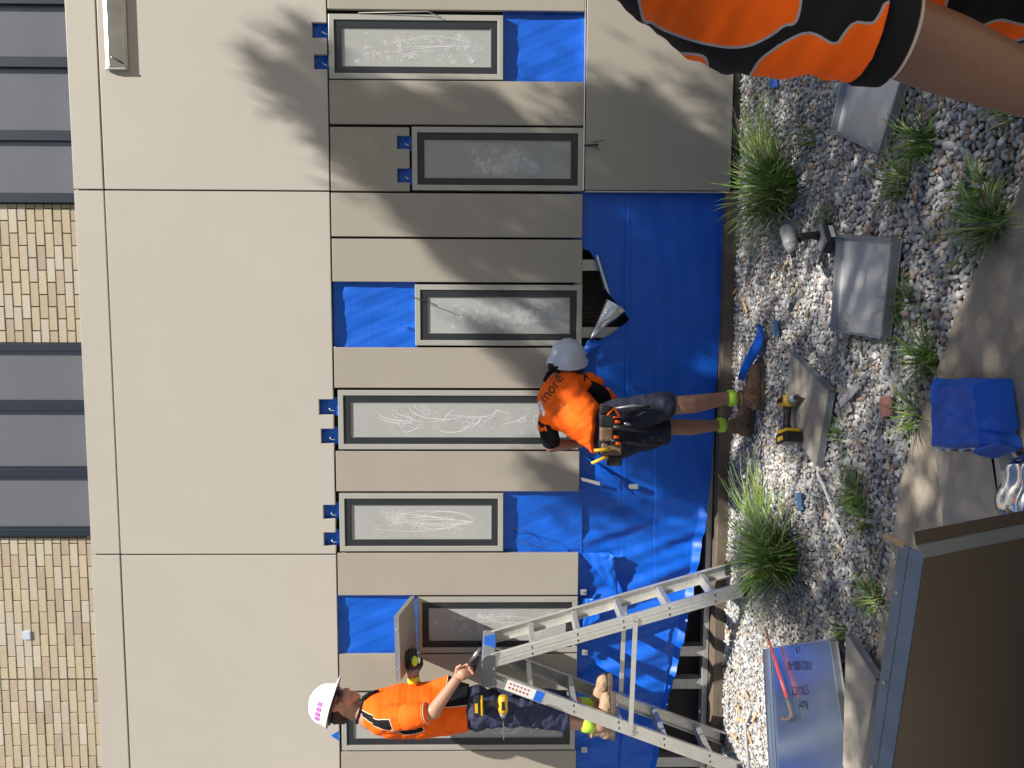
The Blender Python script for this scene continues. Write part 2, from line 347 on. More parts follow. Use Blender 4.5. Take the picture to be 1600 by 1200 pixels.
# ---- blue membrane in the openings left by missing covers
def patch(xa, xb, ya, yb, seed, dep=.032):
    x0, x1, z1, z0 = wx(yb, (xa+xb)/2)-.02, wx(ya, (xa+xb)/2)+.02, zx(xa, (ya+yb)/2)+.02, zx(xb, (ya+yb)/2)-.02
    def f(u, v):
        x, z = x0+(x1-x0)*u, z0+(z1-z0)*v
        y = dep+.007*noise2(x*9+seed, z*4, seed)+.004*noise2(x*30+z*9, z*6+seed, seed+1)+.012*max(0, v-.85)/.15*0
        return (x, y, z)
    return MB().sheet(f, 30, 36).build('membrane_patch', 'membrane', bld, smooth=True)
patch(790, 916, 20, 125, 1, .038); patch(524, 646, 443, 541, 2, .036); patch(790, 906, 770, 862, 3, .04); patch(530, 648, 932, 1021, 4, .034)
for n in notch+n2:
    zc = Z_STRIP if n in notch else zb
    MB().sheet(lambda u, v: (n[0]-.01+(n[1]-n[0]+.02)*u, .05+.006*noise2(u*3, v*3, n[0]), zc-.02+(n[2]+.03)*v), 8, 8).build('membrane_patch', 'membrane', bld, smooth=True)
    # bent clip showing at the bottom of each cut-out
    cxn = n[0]+(n[1]-n[0])*.25
    MB().tube([(cxn, .01, zc+.002), (cxn+.004, -.004, zc+.022), (cxn+.016, .004, zc+.034), (cxn+.02, .03, zc+.03)], .0035, 6).build('clip', 'foilside', bld, smooth=True)
MB().prism([(tz[0]-.045, -.002, Z_STRIP+.008), (tz[0]+.03, -.002, Z_STRIP+.008), (tz[0]-.005, -.002, Z_STRIP+.062)], (0, .001, 0)).build('tape', 'bluep', bld)
# ---- the large membrane below the strips
def lerp_path(pts, x):
    if x <= pts[0][0]: return pts[0][1]
    for (a, b), (c, d) in zip(pts[:-1], pts[1:]):
        if x <= c: return b+(d-b)*(x-a)/(c-a)
    return pts[-1][1]
BOT = sorted((W(x, y, .05)[0], W(x, y, .05)[2]) for x, y in ((1131, 290), (1127, 480), (1117, 640), (1111, 745), (1103, 800), (1094, 860), (1086, 905), (1074, 960), (1062, 1020), (1046, 1080), (1034, 1130), (1026, 1180), (1015, 1260)))
TOPP = sorted((W(x, y, .05)[0], W(x, y, .05)[2]) for x, y in ((895, 250), (895, 384), (922, 392), (932, 410), (947, 455), (975, 487), (984, 500), (955, 522), (930, 535), (918, 545), (895, 560), (895, 1290)))
def memb(u, v):
    x = -3.95+(0.80+3.95)*u; zb_, zt = lerp_path(BOT, x), lerp_path(TOPP, x); z = zb_+(zt-zb_)*v
    left = min(1, max(0, (-1.15-x)/.35)); y = .052
    y += .006*noise2(x*1.2, z*3, 1)
    y += left*(.030*noise2(x*6+z*1.8, z*2.4, 3)+.018*noise2(x*15+4*z, z*3, 5)+.008*noise2(x*31-3*z, z*6, 8))+(1-left)*.004*noise2(x*5, z*9, 12)
    for zs, dp in ((.715, .009), (.50, .003)):      # lapped horizontal folds
        d = z-zs-.008*math.sin(x*3+zs*9)-.003*math.sin(x*11); y += (.55+.45*math.sin(x*2.3+zs*20))*(dp*math.exp(-(d/.006)**2)-dp*.5*math.exp(-((d+.014)/.012)**2))
    if v < .06: y -= left*.03*(1-v/.06)                             # loose lower hem turned outwards
    return (x, y, z)
mem = MB().sheet(memb, 260, 160).build('membrane', 'membrane', bld, smooth=True)
# torn corner: silver underside folded over
a, b, c, d = W(921, 531, -.02), W(938, 462, .02), W(975, 474, -.05), W(972, 496, -.04)
MB().sheet(lambda u, v: tuple((1-v)*((1-u)*W(921, 531, .02)+u*W(944, 512, .015)) + v*((1-u)*W(948, 467, -.01)+u*W(978, 486, -.03)) + np.array([0, -.03*math.sin(math.pi*u)*(.3+v)+.006*math.sin(v*9), 0])), 12, 14).build('folded_corner', 'foilside', bld, smooth=True, solid=.001)
MB().sheet(lambda u, v: tuple((1-v)*((1-u)*W(930, 400, .03)+u*W(934, 398, .02)) + v*((1-u)*W(944, 452, .02)+u*W(955, 462, .0)) + np.array([0, -.015*math.sin(math.pi*u)*(.3+v), 0])), 6, 10).build('folded_corner', 'foilside', bld, smooth=True, solid=.001)
MB().sheet(lambda u, v: tuple((1-v)*((1-u)*W(905, 560, -.01)+u*W(945, 535, -.0)) + v*((1-u)*W(917, 532, .0)+u*W(925, 530, .02)) + np.array([0, -.03*math.sin(math.pi*u)+.008*math.sin(v*7+u*5), 0])), 12, 10).build('folded_corner', 'membrane', bld, smooth=True, solid=.001)
# loose overlapping flaps at the left
def flap(q, amp, seed, nm='loose_flap', m='membrane'):
    q = [np.array(p) for p in q]
    def f(u, v):
        p = (1-u)*((1-v)*q[0]+v*q[3])+u*((1-v)*q[1]+v*q[2]); return tuple(p+np.array([0, -amp*math.sin(math.pi*v)*(.4+.6*u)+.008*noise2(u*4+seed, v*5, seed), 0]))
    return MB().sheet(f, 16, 16).build(nm, m, bld, smooth=True, solid=.001)
flap((W(913, 712, .02), W(936, 728, 0), W(970, 748, 0), W(972, 768, .01)), .02, 1)
flap((W(908, 865, .02), W(955, 862, .0), W(962, 875, -.01), W(965, 930, .0)), .025, 2)
flap((W(908, 936, .02), W(928, 935, .0), W(945, 985, .0), W(912, 1005, .02)), .012, 3)
MB().hexa([W(908, 746, -.004), W(909, 751, -.004), W(938, 759, -.006), W(937, 753, -.006)], (0, .002, 0)).build('foil_strip', 'foilside', bld)
MB().hexa([W(984, 758, -.01), W(984, 764, -.01), W(997, 764, -.01), W(997, 758, -.01)], (0, .04, 0)).build('bracket', 'galv', bld)
for x, y in ((912, 1019), (911, 1171), (910, 925)):
    p = W(x, y, .0); MB().box((p[0]-.02, -.006, p[2]-.028), (p[0]+.02, .0, p[2]+.012)).build('bracket', 'galv', bld, bevel=.002)
    MB().tube([(p[0], -.012, p[2]-.01), (p[0], .0, p[2]-.01)], .006, 8).build('screw', 'metal', bld)
# ---- galvanised framing in the open cavity
MB().box((-4.0, .09, .085), (0.80, .17, .125)).build('bottom_track', 'galv', bld, bevel=.002)
for y in (415, 520, 760, 905, 1017, 1068, 1190, 1235):
    xs = W(1085, y, .10)[0]
    b_ = MB().box((xs-.036, .10, .126), (xs-.031, .17, 1.2)); b_.box((xs+.031, .10, .126), (xs+.036, .17, 1.2)); b_.box((xs-.036, .095, .126), (xs+.036, .10, 1.2))
    b_.build('steel_stud', 'galv', bld)
MB().box((-4.0, .14, 1.005), (0.80, .20, 1.055)).build('noggin', 'galv', bld)
for k in range(4):
    MB().tube([(-.06+.03*k, .13, 1.06), (-.055+.032*k, .12, .8)], .0016, 6).build('wire_strand', 'timber', bld)
MB().box((-4.0, -.035, .0), (.795, .085, .083)).build('timber_sill', 'timber', bld, bevel=.006)
MB().box((.80, -.02, -.02), (3.2, .1, .045)).build('timber_sill', 'dark', bld)
# strips of exposed metal edge beside the panels
MB().box((wx(541, 530)-.012, .004, Z_STRIP-.02), (wx(541, 530)-.004, .02, Z_STRIP)).build('edge_clip', 'foilside', bld)
p0 = W(917, 302, -.012); MB().box((.788, -.014, .06), (.796, .02, Z_BOT-.01)).build('edge_angle', 'galv', bld)
for k in range(5): MB().tube([(.792, -.018, .15+.19*k), (.792, -.013, .15+.19*k)], .004, 8).build('rivet', 'galv', bld)
# right-hand lower panel: metal channel along its upper edge
MB().box((.80, -.002, Z_BOT-.002), (3.2, .03, Z_BOT+.004)).build('edge_angle', 'foilside', bld)
# loose wire loops poking out
def wire(pts, r=.0022, m='cable', nm='wire'): return MB().tube(pts, r, 6).build(nm, m, bld, smooth=True)
wire([W(805, 832, .03), W(803, 826, -.01), W(812, 828, -.04), W(832, 834, -.05), W(847, 845, -.05), W(846, 853, -.04), W(830, 853, -.03), W(808, 843, .0)])
wire([W(640, 462, .03), W(648, 465, -.03), W(668, 471, -.05), W(684, 478, -.05)], .003)
wire([W(645, 513, .03), W(637, 512, 0), W(632, 512, .02)], .003)
wire([W(912, 466, .02), W(921, 464, -.02), W(926, 467, -.02), W(922, 472, .0)], .003)
wire([W(913, 227, .0), W(922, 227, -.03), W(935, 226, -.035)], .006); wire([W(925, 222, -.03), W(945, 219, -.06)]); wire([W(928, 229, -.03), W(937, 234, -.06)])
# lifted scrap of trim above the upper right window
wire([W(560, 20, -.01), W(668, 18, -.03), W(690, 27, -.02)], .0025, 'trim')
# ---- brick storey set back behind the parapet
BY = 2.6
bw = MB().box((-8.0, BY+.03, 4.0), (4.6, BY+.2, 8.2)).build('brick_wall', 'mortar', bld)
def bxz(x, y): p = W(x, y, BY); return p[0], p[2]
WINS = [(W(40, 318, BY)[0], 4.5), (W(70, 840, BY)[0], W(70, 536, BY)[0])]   # window bands: right group, left group
bxR0 = WINS[0][0]; bxL0, bxL1 = WINS[1]
mesh_cache = {}
pitchz, pitchx = .0862, .2395
zc0 = 4.9; row = -12; count = 0
xjoint = W(80, 1062, BY)[0]                                            # expansion joint
def brick_obj(x0, x1, z, k):
    global count
    L = round(x1-x0, 3)
    if L < .03: return
    mname = ('brick', 'brick', 'brickpale', 'brickpink')[(k*7919+int(z*97)) % 4] if random.random() > .25 else random.choice(('brick', 'brickpale'))
    key = (L, mname)
    if key not in mesh_cache:
        b = MB().box((-L/2, 0, -.038), (L/2, .09, .038)); me = bpy.data.meshes.new('brick'); me.from_pydata(b.v, [], b.f); me.materials.append(M[mname]); mesh_cache[key] = me
    o = link('brick', mesh_cache[key], None, bw, np.array([(x0+x1)/2, BY+random.uniform(-.003, .003), z])-ploc(bw), bevel=.003, seg=1); count += 1
for row in range(0, 30):
    z = 4.62+row*pitchz
    off = 0 if row % 2 else pitchx/2
    for seg0, seg1 in ((bxR0-2.9, bxR0), (-6.2, xjoint-.006), (xjoint+.006, bxL0)):
        if seg0 == bxR0-2.9: seg0 = bxL1
        # picture columns 0..160 only
        zz = proj((seg0, BY, z)); 
        if zz[0] < -60 or proj((seg0, BY, z))[0] > 190: continue
        x = seg0-off; k = 0
        if seg0 == -6.2 and off: x = seg0-off
        while x < seg1-.01:
            a, b = max(x, seg0)+.005, min(x+pitchx, seg1)-.005; px, py = proj(((a+b)/2, BY, z))
            if -34 < px < 172 and -30 < py < 1250: brick_obj(a, b, z, k)
            x += pitchx; k += 1
# upper windows: frame, mullions and panes are parts of each window
def upper_window(x0, x1, mull):
    z0, z1 = 4.36, 7.4; y0 = BY-.06
    f = MB(); f.box((x0, y0, z0), (x0+.075, y0+.09, z1)); f.box((x1-.075, y0, z0), (x1, y0+.09, z1)); f.box((x0+.075, y0, z0), (x1-.075, y0+.09, z0+.06)); f.box((x0+.075, y0, z1-.08), (x1-.075, y0+.09, z1))
    w = f.build('window', 'navyframe', bld, bevel=.004)
    xs = [x0+.075]+[m for m in mull]+[x1-.075]
    for m_ in mull: MB().box((m_-.042, y0-.006, z0+.06), (m_+.042, y0+.09, z1-.08)).build('mullion', 'navyframe', w, bevel=.004)
    for i, (a, b) in enumerate(zip(xs[:-1], xs[1:])):
        aa, bb = a+(0 if i == 0 else .042), b-(0 if i == len(xs)-2 else .042)
        p = MB().box((aa, y0+.04+.004*i, z0+.06), (bb, y0+.052+.004*i, z1-.08)).build('pane', 'skyglass', w)
        MB().box((aa+.001, y0+.02, z0+.06), (aa+.02, y0+.039, z1-.08)).build('glazing_bead', 'navyframe', w)
upper_window(bxR0+.002, 4.5, [W(55, 215, BY)[0], W(52, 101, BY)[0], W(50, 3, BY)[0]])
upper_window(bxL0+.03, bxL1-.002, [W(68, 737, BY)[0], W(64, 634, BY)[0]])
for k in range(16):   # sloping sill bricks at the left jamb
    MB().box((bxL0-.001, BY+.0, 4.4+k*.0862), (bxL0+.028, BY+.05, 4.478+k*.0862)).build('brick', 'brickpale', bw)
pv = W(43, 992, BY); MB().box((pv[0]-.045, BY-.02, pv[2]-.04), (pv[0]+.045, BY+.01, pv[2]+.04)).build('junction_box', 'hatgrey', bld, bevel=.006)
# ---- stainless wall light near the right end
lp = W(185, 100); lx0 = W(185, 108)[0]
lt = thing('wall_light', 'long brushed steel wall light fixed high on the beige panel', 'wall light', (lx0+.6, -.005, 3.98))
zt_, zb_ = W(165, 60)[2], W(193, 60)[2]
def lprof(o): return [(-.004, zt_), (-.026, zt_-.004), (-.034, zt_-.03), (-.034, zb_-.02), (-.02, zb_-.03), (-.004, zb_-.032)]
MB().prism([(lx0, y, z) for y, z in lprof(0)], (1.25, 0, 0)).build('housing', 'steel', lt, bevel=.006)
MB().prism([(lx0-.012, y-.003, z+(.003 if z > 3.95 else -.003)) for y, z in lprof(0)], (.012, 0, 0)).build('end_cap', 'trim', lt, bevel=.003)
MB().tube([(lx0+.06, -.034, (zt_+zb_)/2), (lx0+.058, -.055, (zt_+zb_)/2), (lx0+.05, -.058, (zt_+zb_)/2-.01), (lx0+.05, -.034, (zt_+zb_)/2-.016)], .006, 8).build('latch', 'metal', lt, smooth=True)
# ================================================================== GROUND
def gz(x, y): return .006*noise2(x*2.1, y*2.4, 2)
EDGE = [(9.0, -7.6), (3.0, -4.45), (1.2, -3.32), (.364, -2.81), (.263, -2.70), (-.063, -2.494), (-.346, -2.362), (-.665, -2.214), (-1.12, -2.16), (-1.474, -2.089), (-1.952, -1.994), (-2.9, -1.83), (-9, -.9)]
def edge_y(x):
    for (a, b), (c, d) in zip(EDGE[:-1], EDGE[1:]):
        if c <= x <= a: return d+(b-d)*(x-c)/(a-c)
    return -9
gm = MB()
gm.sheet(lambda u, v: (-40+80*u, -40+80*v, -.014), 8, 8)
tag(gm.build('ground', 'soil'), kind='structure')
# concrete path: slightly ragged edge, real thickness
ep = []
for (a, b), (c, d) in zip(EDGE[:-1], EDGE[1:]):
    n = max(1, int(math.hypot(c-a, d-b)/.06)) if abs(a) < 3.1 else 1
    for i in range(n): t = i/n; ep.append((a+(c-a)*t+RNG.normal(0, .004), b+(d-b)*t+RNG.normal(0, .006)))
ep.append(EDGE[-1])
tag(MB().prism([(x, y, -.012) for x, y in ep]+[(-9, -12, -.012), (9, -12, -.012)], (0, 0, .032)).build('concrete_path', 'concrete', bevel=.006), kind='structure')
# ---- loose pebbles, one scattered mass
def pebble_material():
    m = mat('pebble', (.4, .4, .4), .62, 0); n = m.node_tree.nodes; l = m.node_tree.links
    a = n.new('ShaderNodeAttribute'); a.attribute_type = 'INSTANCER'; a.attribute_name = 'stone_colour'
    t = n.new('ShaderNodeTexNoise'); t.inputs['Scale'].default_value = 55; tc = n.new('ShaderNodeTexCoord'); l.new(tc.outputs['Object'], t.inputs['Vector'])
    mr = n.new('ShaderNodeMapRange'); mr.inputs[1].default_value = .3; mr.inputs[2].default_value = .7; mr.inputs[3].default_value = .72; mr.inputs[4].default_value = 1.2
    l.new(t.outputs['Fac'], mr.inputs[0]); v = n.new('ShaderNodeVectorMath'); v.operation = 'SCALE'
    l.new(a.outputs['Color'], v.inputs[0]); l.new(mr.outputs[0], v.inputs['Scale']); l.new(v.outputs[0], n['Principled BSDF'].inputs['Base Color']); return m
M['pebble'] = pebble_material()
pcol = bpy.data.collections.new('pebble_shapes')
for k in range(9):
    b = bmesh.new(); bmesh.ops.create_icosphere(b, subdivisions=2, radius=1)
    sx, sy, sz = RNG.uniform(.85, 1.3), RNG.uniform(.65, .95), RNG.uniform(.45, .68); ph = RNG.uniform(0, 9, 6)
    for v in b.verts:
        c = v.co; f = 1+.13*math.sin(2.3*c.x+ph[0])*math.cos(2.1*c.y+ph[1])+.11*math.sin(2.9*c.z+ph[2]+c.x*1.7)+.07*math.sin(5*c.y+ph[3])*math.sin(4*c.x+ph[4])
        v.co = Vector((c.x*sx, c.y*sy, c.z*sz))*f
    me = bpy.data.meshes.new('pebble_shape'); b.to_mesh(me); b.free(); me.materials.append(M['pebble']); me.polygons.foreach_set('use_smooth', [True]*len(me.polygons))
    pcol.objects.link(bpy.data.objects.new('pebble_shape', me))
pts, rots, scs, idx, cols = [], [], [], [], []
PAL = [((.45, .445, .44), 30), ((.34, .34, .345), 24), ((.58, .565, .53), 22), ((.23, .23, .235), 10), ((.47, .40, .29), 10), ((.36, .26, .18), 6), ((.50, .37, .31), 5), ((.66, .64, .60), 11)]
pw = np.array([w for _, w in PAL], float); pw /= pw.sum()
step = .0188
for layer in range(2):
    for gx in np.arange(-4.0, 2.9, step*(1 if layer == 0 else 1.7)):
        for gy in np.arange(-4.2, -.03, step*(1 if layer == 0 else 1.7)):
            x, y = gx+RNG.uniform(-.009, .009), gy+RNG.uniform(-.009, .009)
            if y < edge_y(x)+.006: 
                if not (y > edge_y(x)-.05 and RNG.random() < .012): continue
                z = .024
            else: z = gz(x, y)+(RNG.uniform(-.010, .002) if layer == 0 else RNG.uniform(.004, .012))
            px, py = proj((x, y, 0))
            if not (-60 < py < 1270 and px < 1680): continue
            s = float(np.clip(RNG.lognormal(math.log(.0116), .27), .008, .027))
            pts.append((x, y, z)); rots.append((RNG.normal(0, .35), RNG.normal(0, .35), RNG.uniform(0, 6.28))); scs.append(s); idx.append(int(RNG.integers(0, 9)))
            c = np.array(PAL[RNG.choice(len(PAL), p=pw)][0])*RNG.uniform(.8, 1.18); cols.append((*c, 1))
pm = bpy.data.meshes.new('gravel'); pm.from_pydata(pts, [], [])
for nm, ty, dat in (('rot', 'FLOAT_VECTOR', rots), ('sc', 'FLOAT', scs), ('ix', 'INT', idx), ('stone_colour', 'FLOAT_COLOR', cols)):
    at = pm.attributes.new(nm, ty, 'POINT'); at.data.foreach_set({'FLOAT_VECTOR': 'vector', 'FLOAT': 'value', 'INT': 'value', 'FLOAT_COLOR': 'color'}[ty], np.array(dat, dtype=np.int32 if ty == 'INT' else np.float32).ravel())
gravel = bpy.data.objects.new('gravel', pm); COL.objects.link(gravel); tag(gravel, 'grey and white river pebbles spread over the courtyard bed', 'gravel', kind='stuff')
ng = bpy.data.node_groups.new('scatter_pebbles', 'GeometryNodeTree')
ng.interface.new_socket('Geometry', in_out='INPUT', socket_type='NodeSocketGeometry'); ng.interface.new_socket('Geometry', in_out='OUTPUT', socket_type='NodeSocketGeometry')
gi = ng.nodes.new('NodeGroupInput'); go = ng.nodes.new('NodeGroupOutput'); ip = ng.nodes.new('GeometryNodeInstanceOnPoints'); ci = ng.nodes.new('GeometryNodeCollectionInfo')
ci.inputs['Collection'].default_value = pcol; ci.inputs['Separate Children'].default_value = True; ci.inputs['Reset Children'].default_value = True
ip.inputs['Pick Instance'].default_value = True
def named(nm, ty):
    a = ng.nodes.new('GeometryNodeInputNamedAttribute'); a.data_type = ty; a.inputs['Name'].default_value = nm; return a.outputs['Attribute']
ng.links.new(gi.outputs[0], ip.inputs['Points']); ng.links.new(ci.outputs[0], ip.inputs['Instance'])
ng.links.new(named('ix', 'INT'), ip.inputs['Instance Index']); ng.links.new(named('rot', 'FLOAT_VECTOR'), ip.inputs['Rotation']); ng.links.new(named('sc', 'FLOAT'), ip.inputs['Scale'])
ng.links.new(ip.outputs[0], go.inputs[0])
gravel.modifiers.new('scatter', 'NODES').node_group = ng
# ================================================================== THE TREE whose shade falls across the courtyard
def leafmesh(centres, nm, m, parent, L=.13, wd=.022):
    """centres: (point, radius, number of leaves, direction or None)"""
    vs, fs = [], []
    for c, r, n, d in centres:
        c = np.array(c)
        p = c+RNG.normal(0, 1, (n, 3))*np.array([r, r, r*.8])*.55 if d is None else c+np.outer(RNG.uniform(-1, 1, n), d)+RNG.normal(0, r, (n, 3))
        for q in p:
            ws_ = q-sv*(q[1]/sv[1])      # gaps in the crown: where its light reaches the wall
            if ws_[2] > 0 and any((ws_[0]-g[0])**2+(ws_[2]-g[1])**2 < g[2]**2 for g in GAPS): continue
            a = RNG.normal(0, 1, 3)+np.array([0, 0, -.7]) if d is None else np.array(d)/np.linalg.norm(d)*1.6+RNG.normal(0, .6, 3)
            a /= np.linalg.norm(a); s = np.cross(a, RNG.normal(0, 1, 3)); s /= np.linalg.norm(s); l_ = L*RNG.uniform(.6, 1.25); w_ = wd*RNG.uniform(.7, 1.3)
            k = len(vs); vs += [tuple(q), tuple(q+a*l_*.45+s*w_*.5), tuple(q+a*l_), tuple(q+a*l_*.45-s*w_*.5)]; fs.append((k, k+1, k+2, k+3))
    me = bpy.data.meshes.new(nm); b0 = ploc(parent); me.from_pydata([tuple(np.array(v)-b0) for v in vs], [], fs); return link(nm, me, m, parent)
GAPS = [(*W(x, y)[[0, 2]], r/233.) for x, y, r in ((950, 325, 15), (962, 348, 13), (1012, 352, 17), (1068, 545, 24), (1088, 572, 22), (965, 590, 16), (990, 604, 15), (1090, 185, 24), (1070, 160, 20), (1105, 210, 15), (1035, 140, 18), (700, 205, 14), (672, 275, 12), (765, 275, 14), (845, 262, 14), (872, 292, 12), (960, 110, 22), (735, 305, 12), (1042, 500, 10), (1000, 702, 12), (600, 245, 10), (555, 205, 9), (640, 175, 12), (820, 300, 13), (700, 165, 14), (790, 365, 13), (985, 225, 11), (1040, 262, 10))]
sv = np.array(SUN)
TREE = thing('shade_tree', 'tall leafy tree beside the courtyard throwing dappled shade on wall and gravel', 'tree', (5.6, -6.4, 0))
sv = np.array(SUN); cl = []
def shade(p, r, dens=1.0, t=None):
    t = t if t else RNG.uniform(6.6, 8.2); cl.append((np.array(p)+sv*t, r, int(5200*dens*r*r)+1, None))
def wsh(x, y, r, dens=1.0): shade(W(x, y), r/233., dens*(1.25 if y < 300 or x < 920 else 1.9))
def spray(x0, y0, x1, y1, wid=.02, n=130):
    a, b = W(x0, y0), W(x1, y1); t = RNG.uniform(6.6, 7.4); cl.append(((a+b)/2+sv*t, wid, n, (b-a)/2))
for s in ((385, 85, 455, 118), (378, 74, 480, 135), (425, 42, 500, 95), (455, 20, 505, 70), (400, 112, 520, 185), (440, 130, 540, 205), (462, 165, 535, 235), (480, 80, 540, 140), (505, 110, 560, 160)): spray(*s)
for s in ((600, 130, 700, 190), (640, 160, 720, 190), (720, 130, 765, 190), (770, 150, 800, 196), (560, 250, 660, 330), (610, 300, 700, 390), (660, 330, 760, 400), (700, 330, 790, 400), (760, 340, 850, 420), (800, 380, 905, 450), (700, 400, 760, 440), (780, 520, 850, 600), (740, 500, 800, 540), (830, 560, 880, 610), (860, 740, 900, 768), (840, 715, 880, 750)): spray(*s, wid=.035, n=210)
for x, y, r, d in ((520, 150, 34, .7), (540, 195, 42, 1), (575, 165, 34, .9), (575, 225, 46, 1), (615, 205, 38, .9), (610, 260, 36, .7), (650, 225, 42, 1), (690, 250, 46, 1.1), (740, 245, 50, 1.1), (790, 240, 50, 1.1), (840, 235, 46, 1), (870, 270, 40, .9), (690, 290, 34, .8), (640, 320, 34, .7), (700, 330, 36, .8), (760, 320, 36, .8), (740, 365, 36, .8), (800, 345, 38, .9), (850, 335, 42, 1), (890, 345, 36, .9), (830, 395, 34, .7), (885, 400, 36, .8), (860, 440, 26, .5), (790, 425, 24, .5), (800, 480, 24, .45), (860, 500, 24, .5),
                   (965, 150, 30, .6), (990, 185, 44, 1), (955, 205, 36, .9), (1020, 230, 54, 1.1), (965, 258, 44, 1), (1060, 265, 52, 1.1), (1110, 245, 48, 1.1), (1130, 190, 34, .9), (1040, 160, 30, .6), (1120, 130, 34, .9), (1010, 285, 44, 1),
                   (935, 420, 40, 1), (985, 400, 46, 1.1), (1040, 385, 52, 1.1), (1090, 340, 50, 1.1), (1100, 420, 50, 1.1), (1045, 450, 56, 1.1), (990, 460, 50, 1.1), (960, 500, 40, 1), (1010, 520, 46, 1), (1110, 500, 40, 1), (1020, 570, 50, 1), (985, 610, 40, .8), (1100, 620, 54, 1.1), (1050, 640, 50, 1), (1000, 670, 46, 1), (1080, 700, 50, 1.1), (1020, 720, 44, 1), (1065, 760, 40, .8), (930, 330, 20, .5), (1040, 320, 40, 1), (985, 330, 24, .5), (945, 790, 22, .5), (870, 785, 26, .6), (1000, 790, 24, .5)):
    wsh(x, y, r, d)
# ground shade: everywhere but the sunny triangle by the ladder; small holes left between clumps
HOLES = [(1175, 470, 14), (1215, 445, 16), (1250, 420, 22), (1235, 500, 13), (1270, 500, 16), (1300, 560, 12), (1345, 575, 20), (1210, 745, 24), (1225, 800, 26), (1195, 700, 16), (1245, 760, 18), (1270, 620, 10), (1330, 260, 12), (1225, 240, 20), (1540, 240, 24), (1570, 200, 22), (1490, 300, 20), (1560, 330, 24), (1440, 350, 14), (1500, 360, 16), (1430, 790, 12), (1450, 800, 9), (1400, 270, 16), (1190, 330, 14), (1350, 450, 14), (1180, 560, 12), (1150, 735, 16), (1150, 790, 18), (1160, 700, 14), (1520, 470, 16), (1540, 560, 14), (1440, 700, 14), (1500, 250, 18), (1450, 250, 14), (1300, 160, 16), (1260, 340, 14), (1290, 450, 14), (1395, 560, 16), (1290, 720, 16), (1300, 840, 16), (1350, 900, 14), (1370, 640, 14), (1330, 700, 14), (1430, 470, 18)]
def lit(px, py):
    if py > 935-.0*px and px < 1300 and (px-1130) < (py-930)*1.5+20: return True
    if py > 1010 and px < 1345: return True
    return any((px-a)**2/(.6)+(py-b)**2 < (r*1.9)**2 for a, b, r in HOLES)
for gx in np.arange(-3.6, 2.6, .145):
    for gy in np.arange(-4.3, -.1, .145):
        p = (gx+RNG.uniform(-.06, .06), gy+RNG.uniform(-.06, .06), 0); px, py = proj(p)
        if py > 1230 or lit(px, py): continue
        shade(p, RNG.uniform(.10, .165), RNG.uniform(.55, .95))
for k in range(26):     # shade over the near worker at the right
    shade((RNG.uniform(.2, 1.0), RNG.uniform(-4.5, -3.6), RNG.uniform(.5, 1.9)), .22, 1.2)
for k in range(24):     # and over the panel leaning in the left foreground
    shade((RNG.uniform(-1.9, -.4), RNG.uniform(-3.6, -3.0), RNG.uniform(.1, .7)), .2, 1.2)
leafmesh(cl, 'crown', 'treeleaf', TREE)
tb = MB(); tb.tube([(5.6, -6.4, -.05), (5.3, -6.2, 1.6), (4.8, -5.8, 3.2), (4.3, -5.4, 4.6), (3.9, -5.0, 6.0)], [.24, .19, .16, .12, .07], 12)
tb.build('trunk', 'bark', TREE, smooth=True)
for k in range(0, len(cl), 9):
    c = cl[k][0]; s = np.array([4.3, -5.4, 4.6]) if k % 2 else np.array([3.95, -5.05, 5.8]); mid = (s*.5+c*.5)+np.array([0, 0, .35])
    MB().tube([s, mid, c], [.035, .02, .006], 6).build('limb', 'bark', TREE, smooth=True)
# ================================================================== GRASS
def blades(base, n, hgt, spread, seed, mats=('grass', 'grassd', 'straw'), wts=(.5, .42, .08), wid=.006, lean=1.0, rad=.06):
    rs = np.random.default_rng(seed); out = {m: MB() for m in mats}; bx, by, bz = base
    for _ in range(n):
        a = rs.uniform(0, 6.283); r0 = rad*math.sqrt(rs.uniform(0, 1)); b0 = np.array([bx+r0*math.cos(a), by+r0*math.sin(a), bz])
        a2 = a+rs.normal(0, .5); H = hgt*rs.uniform(.55, 1.1); S = spread*rs.uniform(.15, 1.1)*lean; w = wid*rs.uniform(.6, 1.2)
        side = np.array([-math.sin(a2), math.cos(a2), 0]); k = 6; vs = []; droop = rs.uniform(.5, 1.5)
        for i in range(k+1):
            t = i/k; p = b0+np.array([math.cos(a2), math.sin(a2), 0])*S*t**1.5+np.array([0, 0, H*(t-.42*droop*t**2.6)]); ww = w*(1-t**2.2)*.5+.0004
            vs += [tuple(p-side*ww), tuple(p+side*ww+np.array([0, 0, .001]))]
        out[rs.choice(mats, p=wts)].add(vs, [(2*i, 2*i+1, 2*i+3, 2*i+2) for i in range(k)])
    return out
def tussock(nm, base, n, hgt, spread, seed, label, group=None, **kw):
    t = thing(nm, label, 'grass', base, group); out = blades(base, n, hgt, spread, seed, **kw)
    for (m, b), pn in zip(out.items(), ('green_blades', 'dark_blades', 'dry_blades')):
        if b.f: tag(b.build(pn, m, t, smooth=True), kind='stuff')
    return t
g1 = G(1238, 294); tussock('grass_tussock', (g1[0], g1[1], 0), 620, .42, .46, 11, 'big dark green grass tussock beside the black cordless driver', rad=.10, wts=(.34, .56, .10), wid=.008)
g2 = G(1238, 872); tussock('grass_tussock', (g2[0], g2[1], 0), 640, .42, .46, 12, 'big bright green grass tussock at the foot of the ladder', rad=.10, wts=(.66, .22, .12), wid=.008)
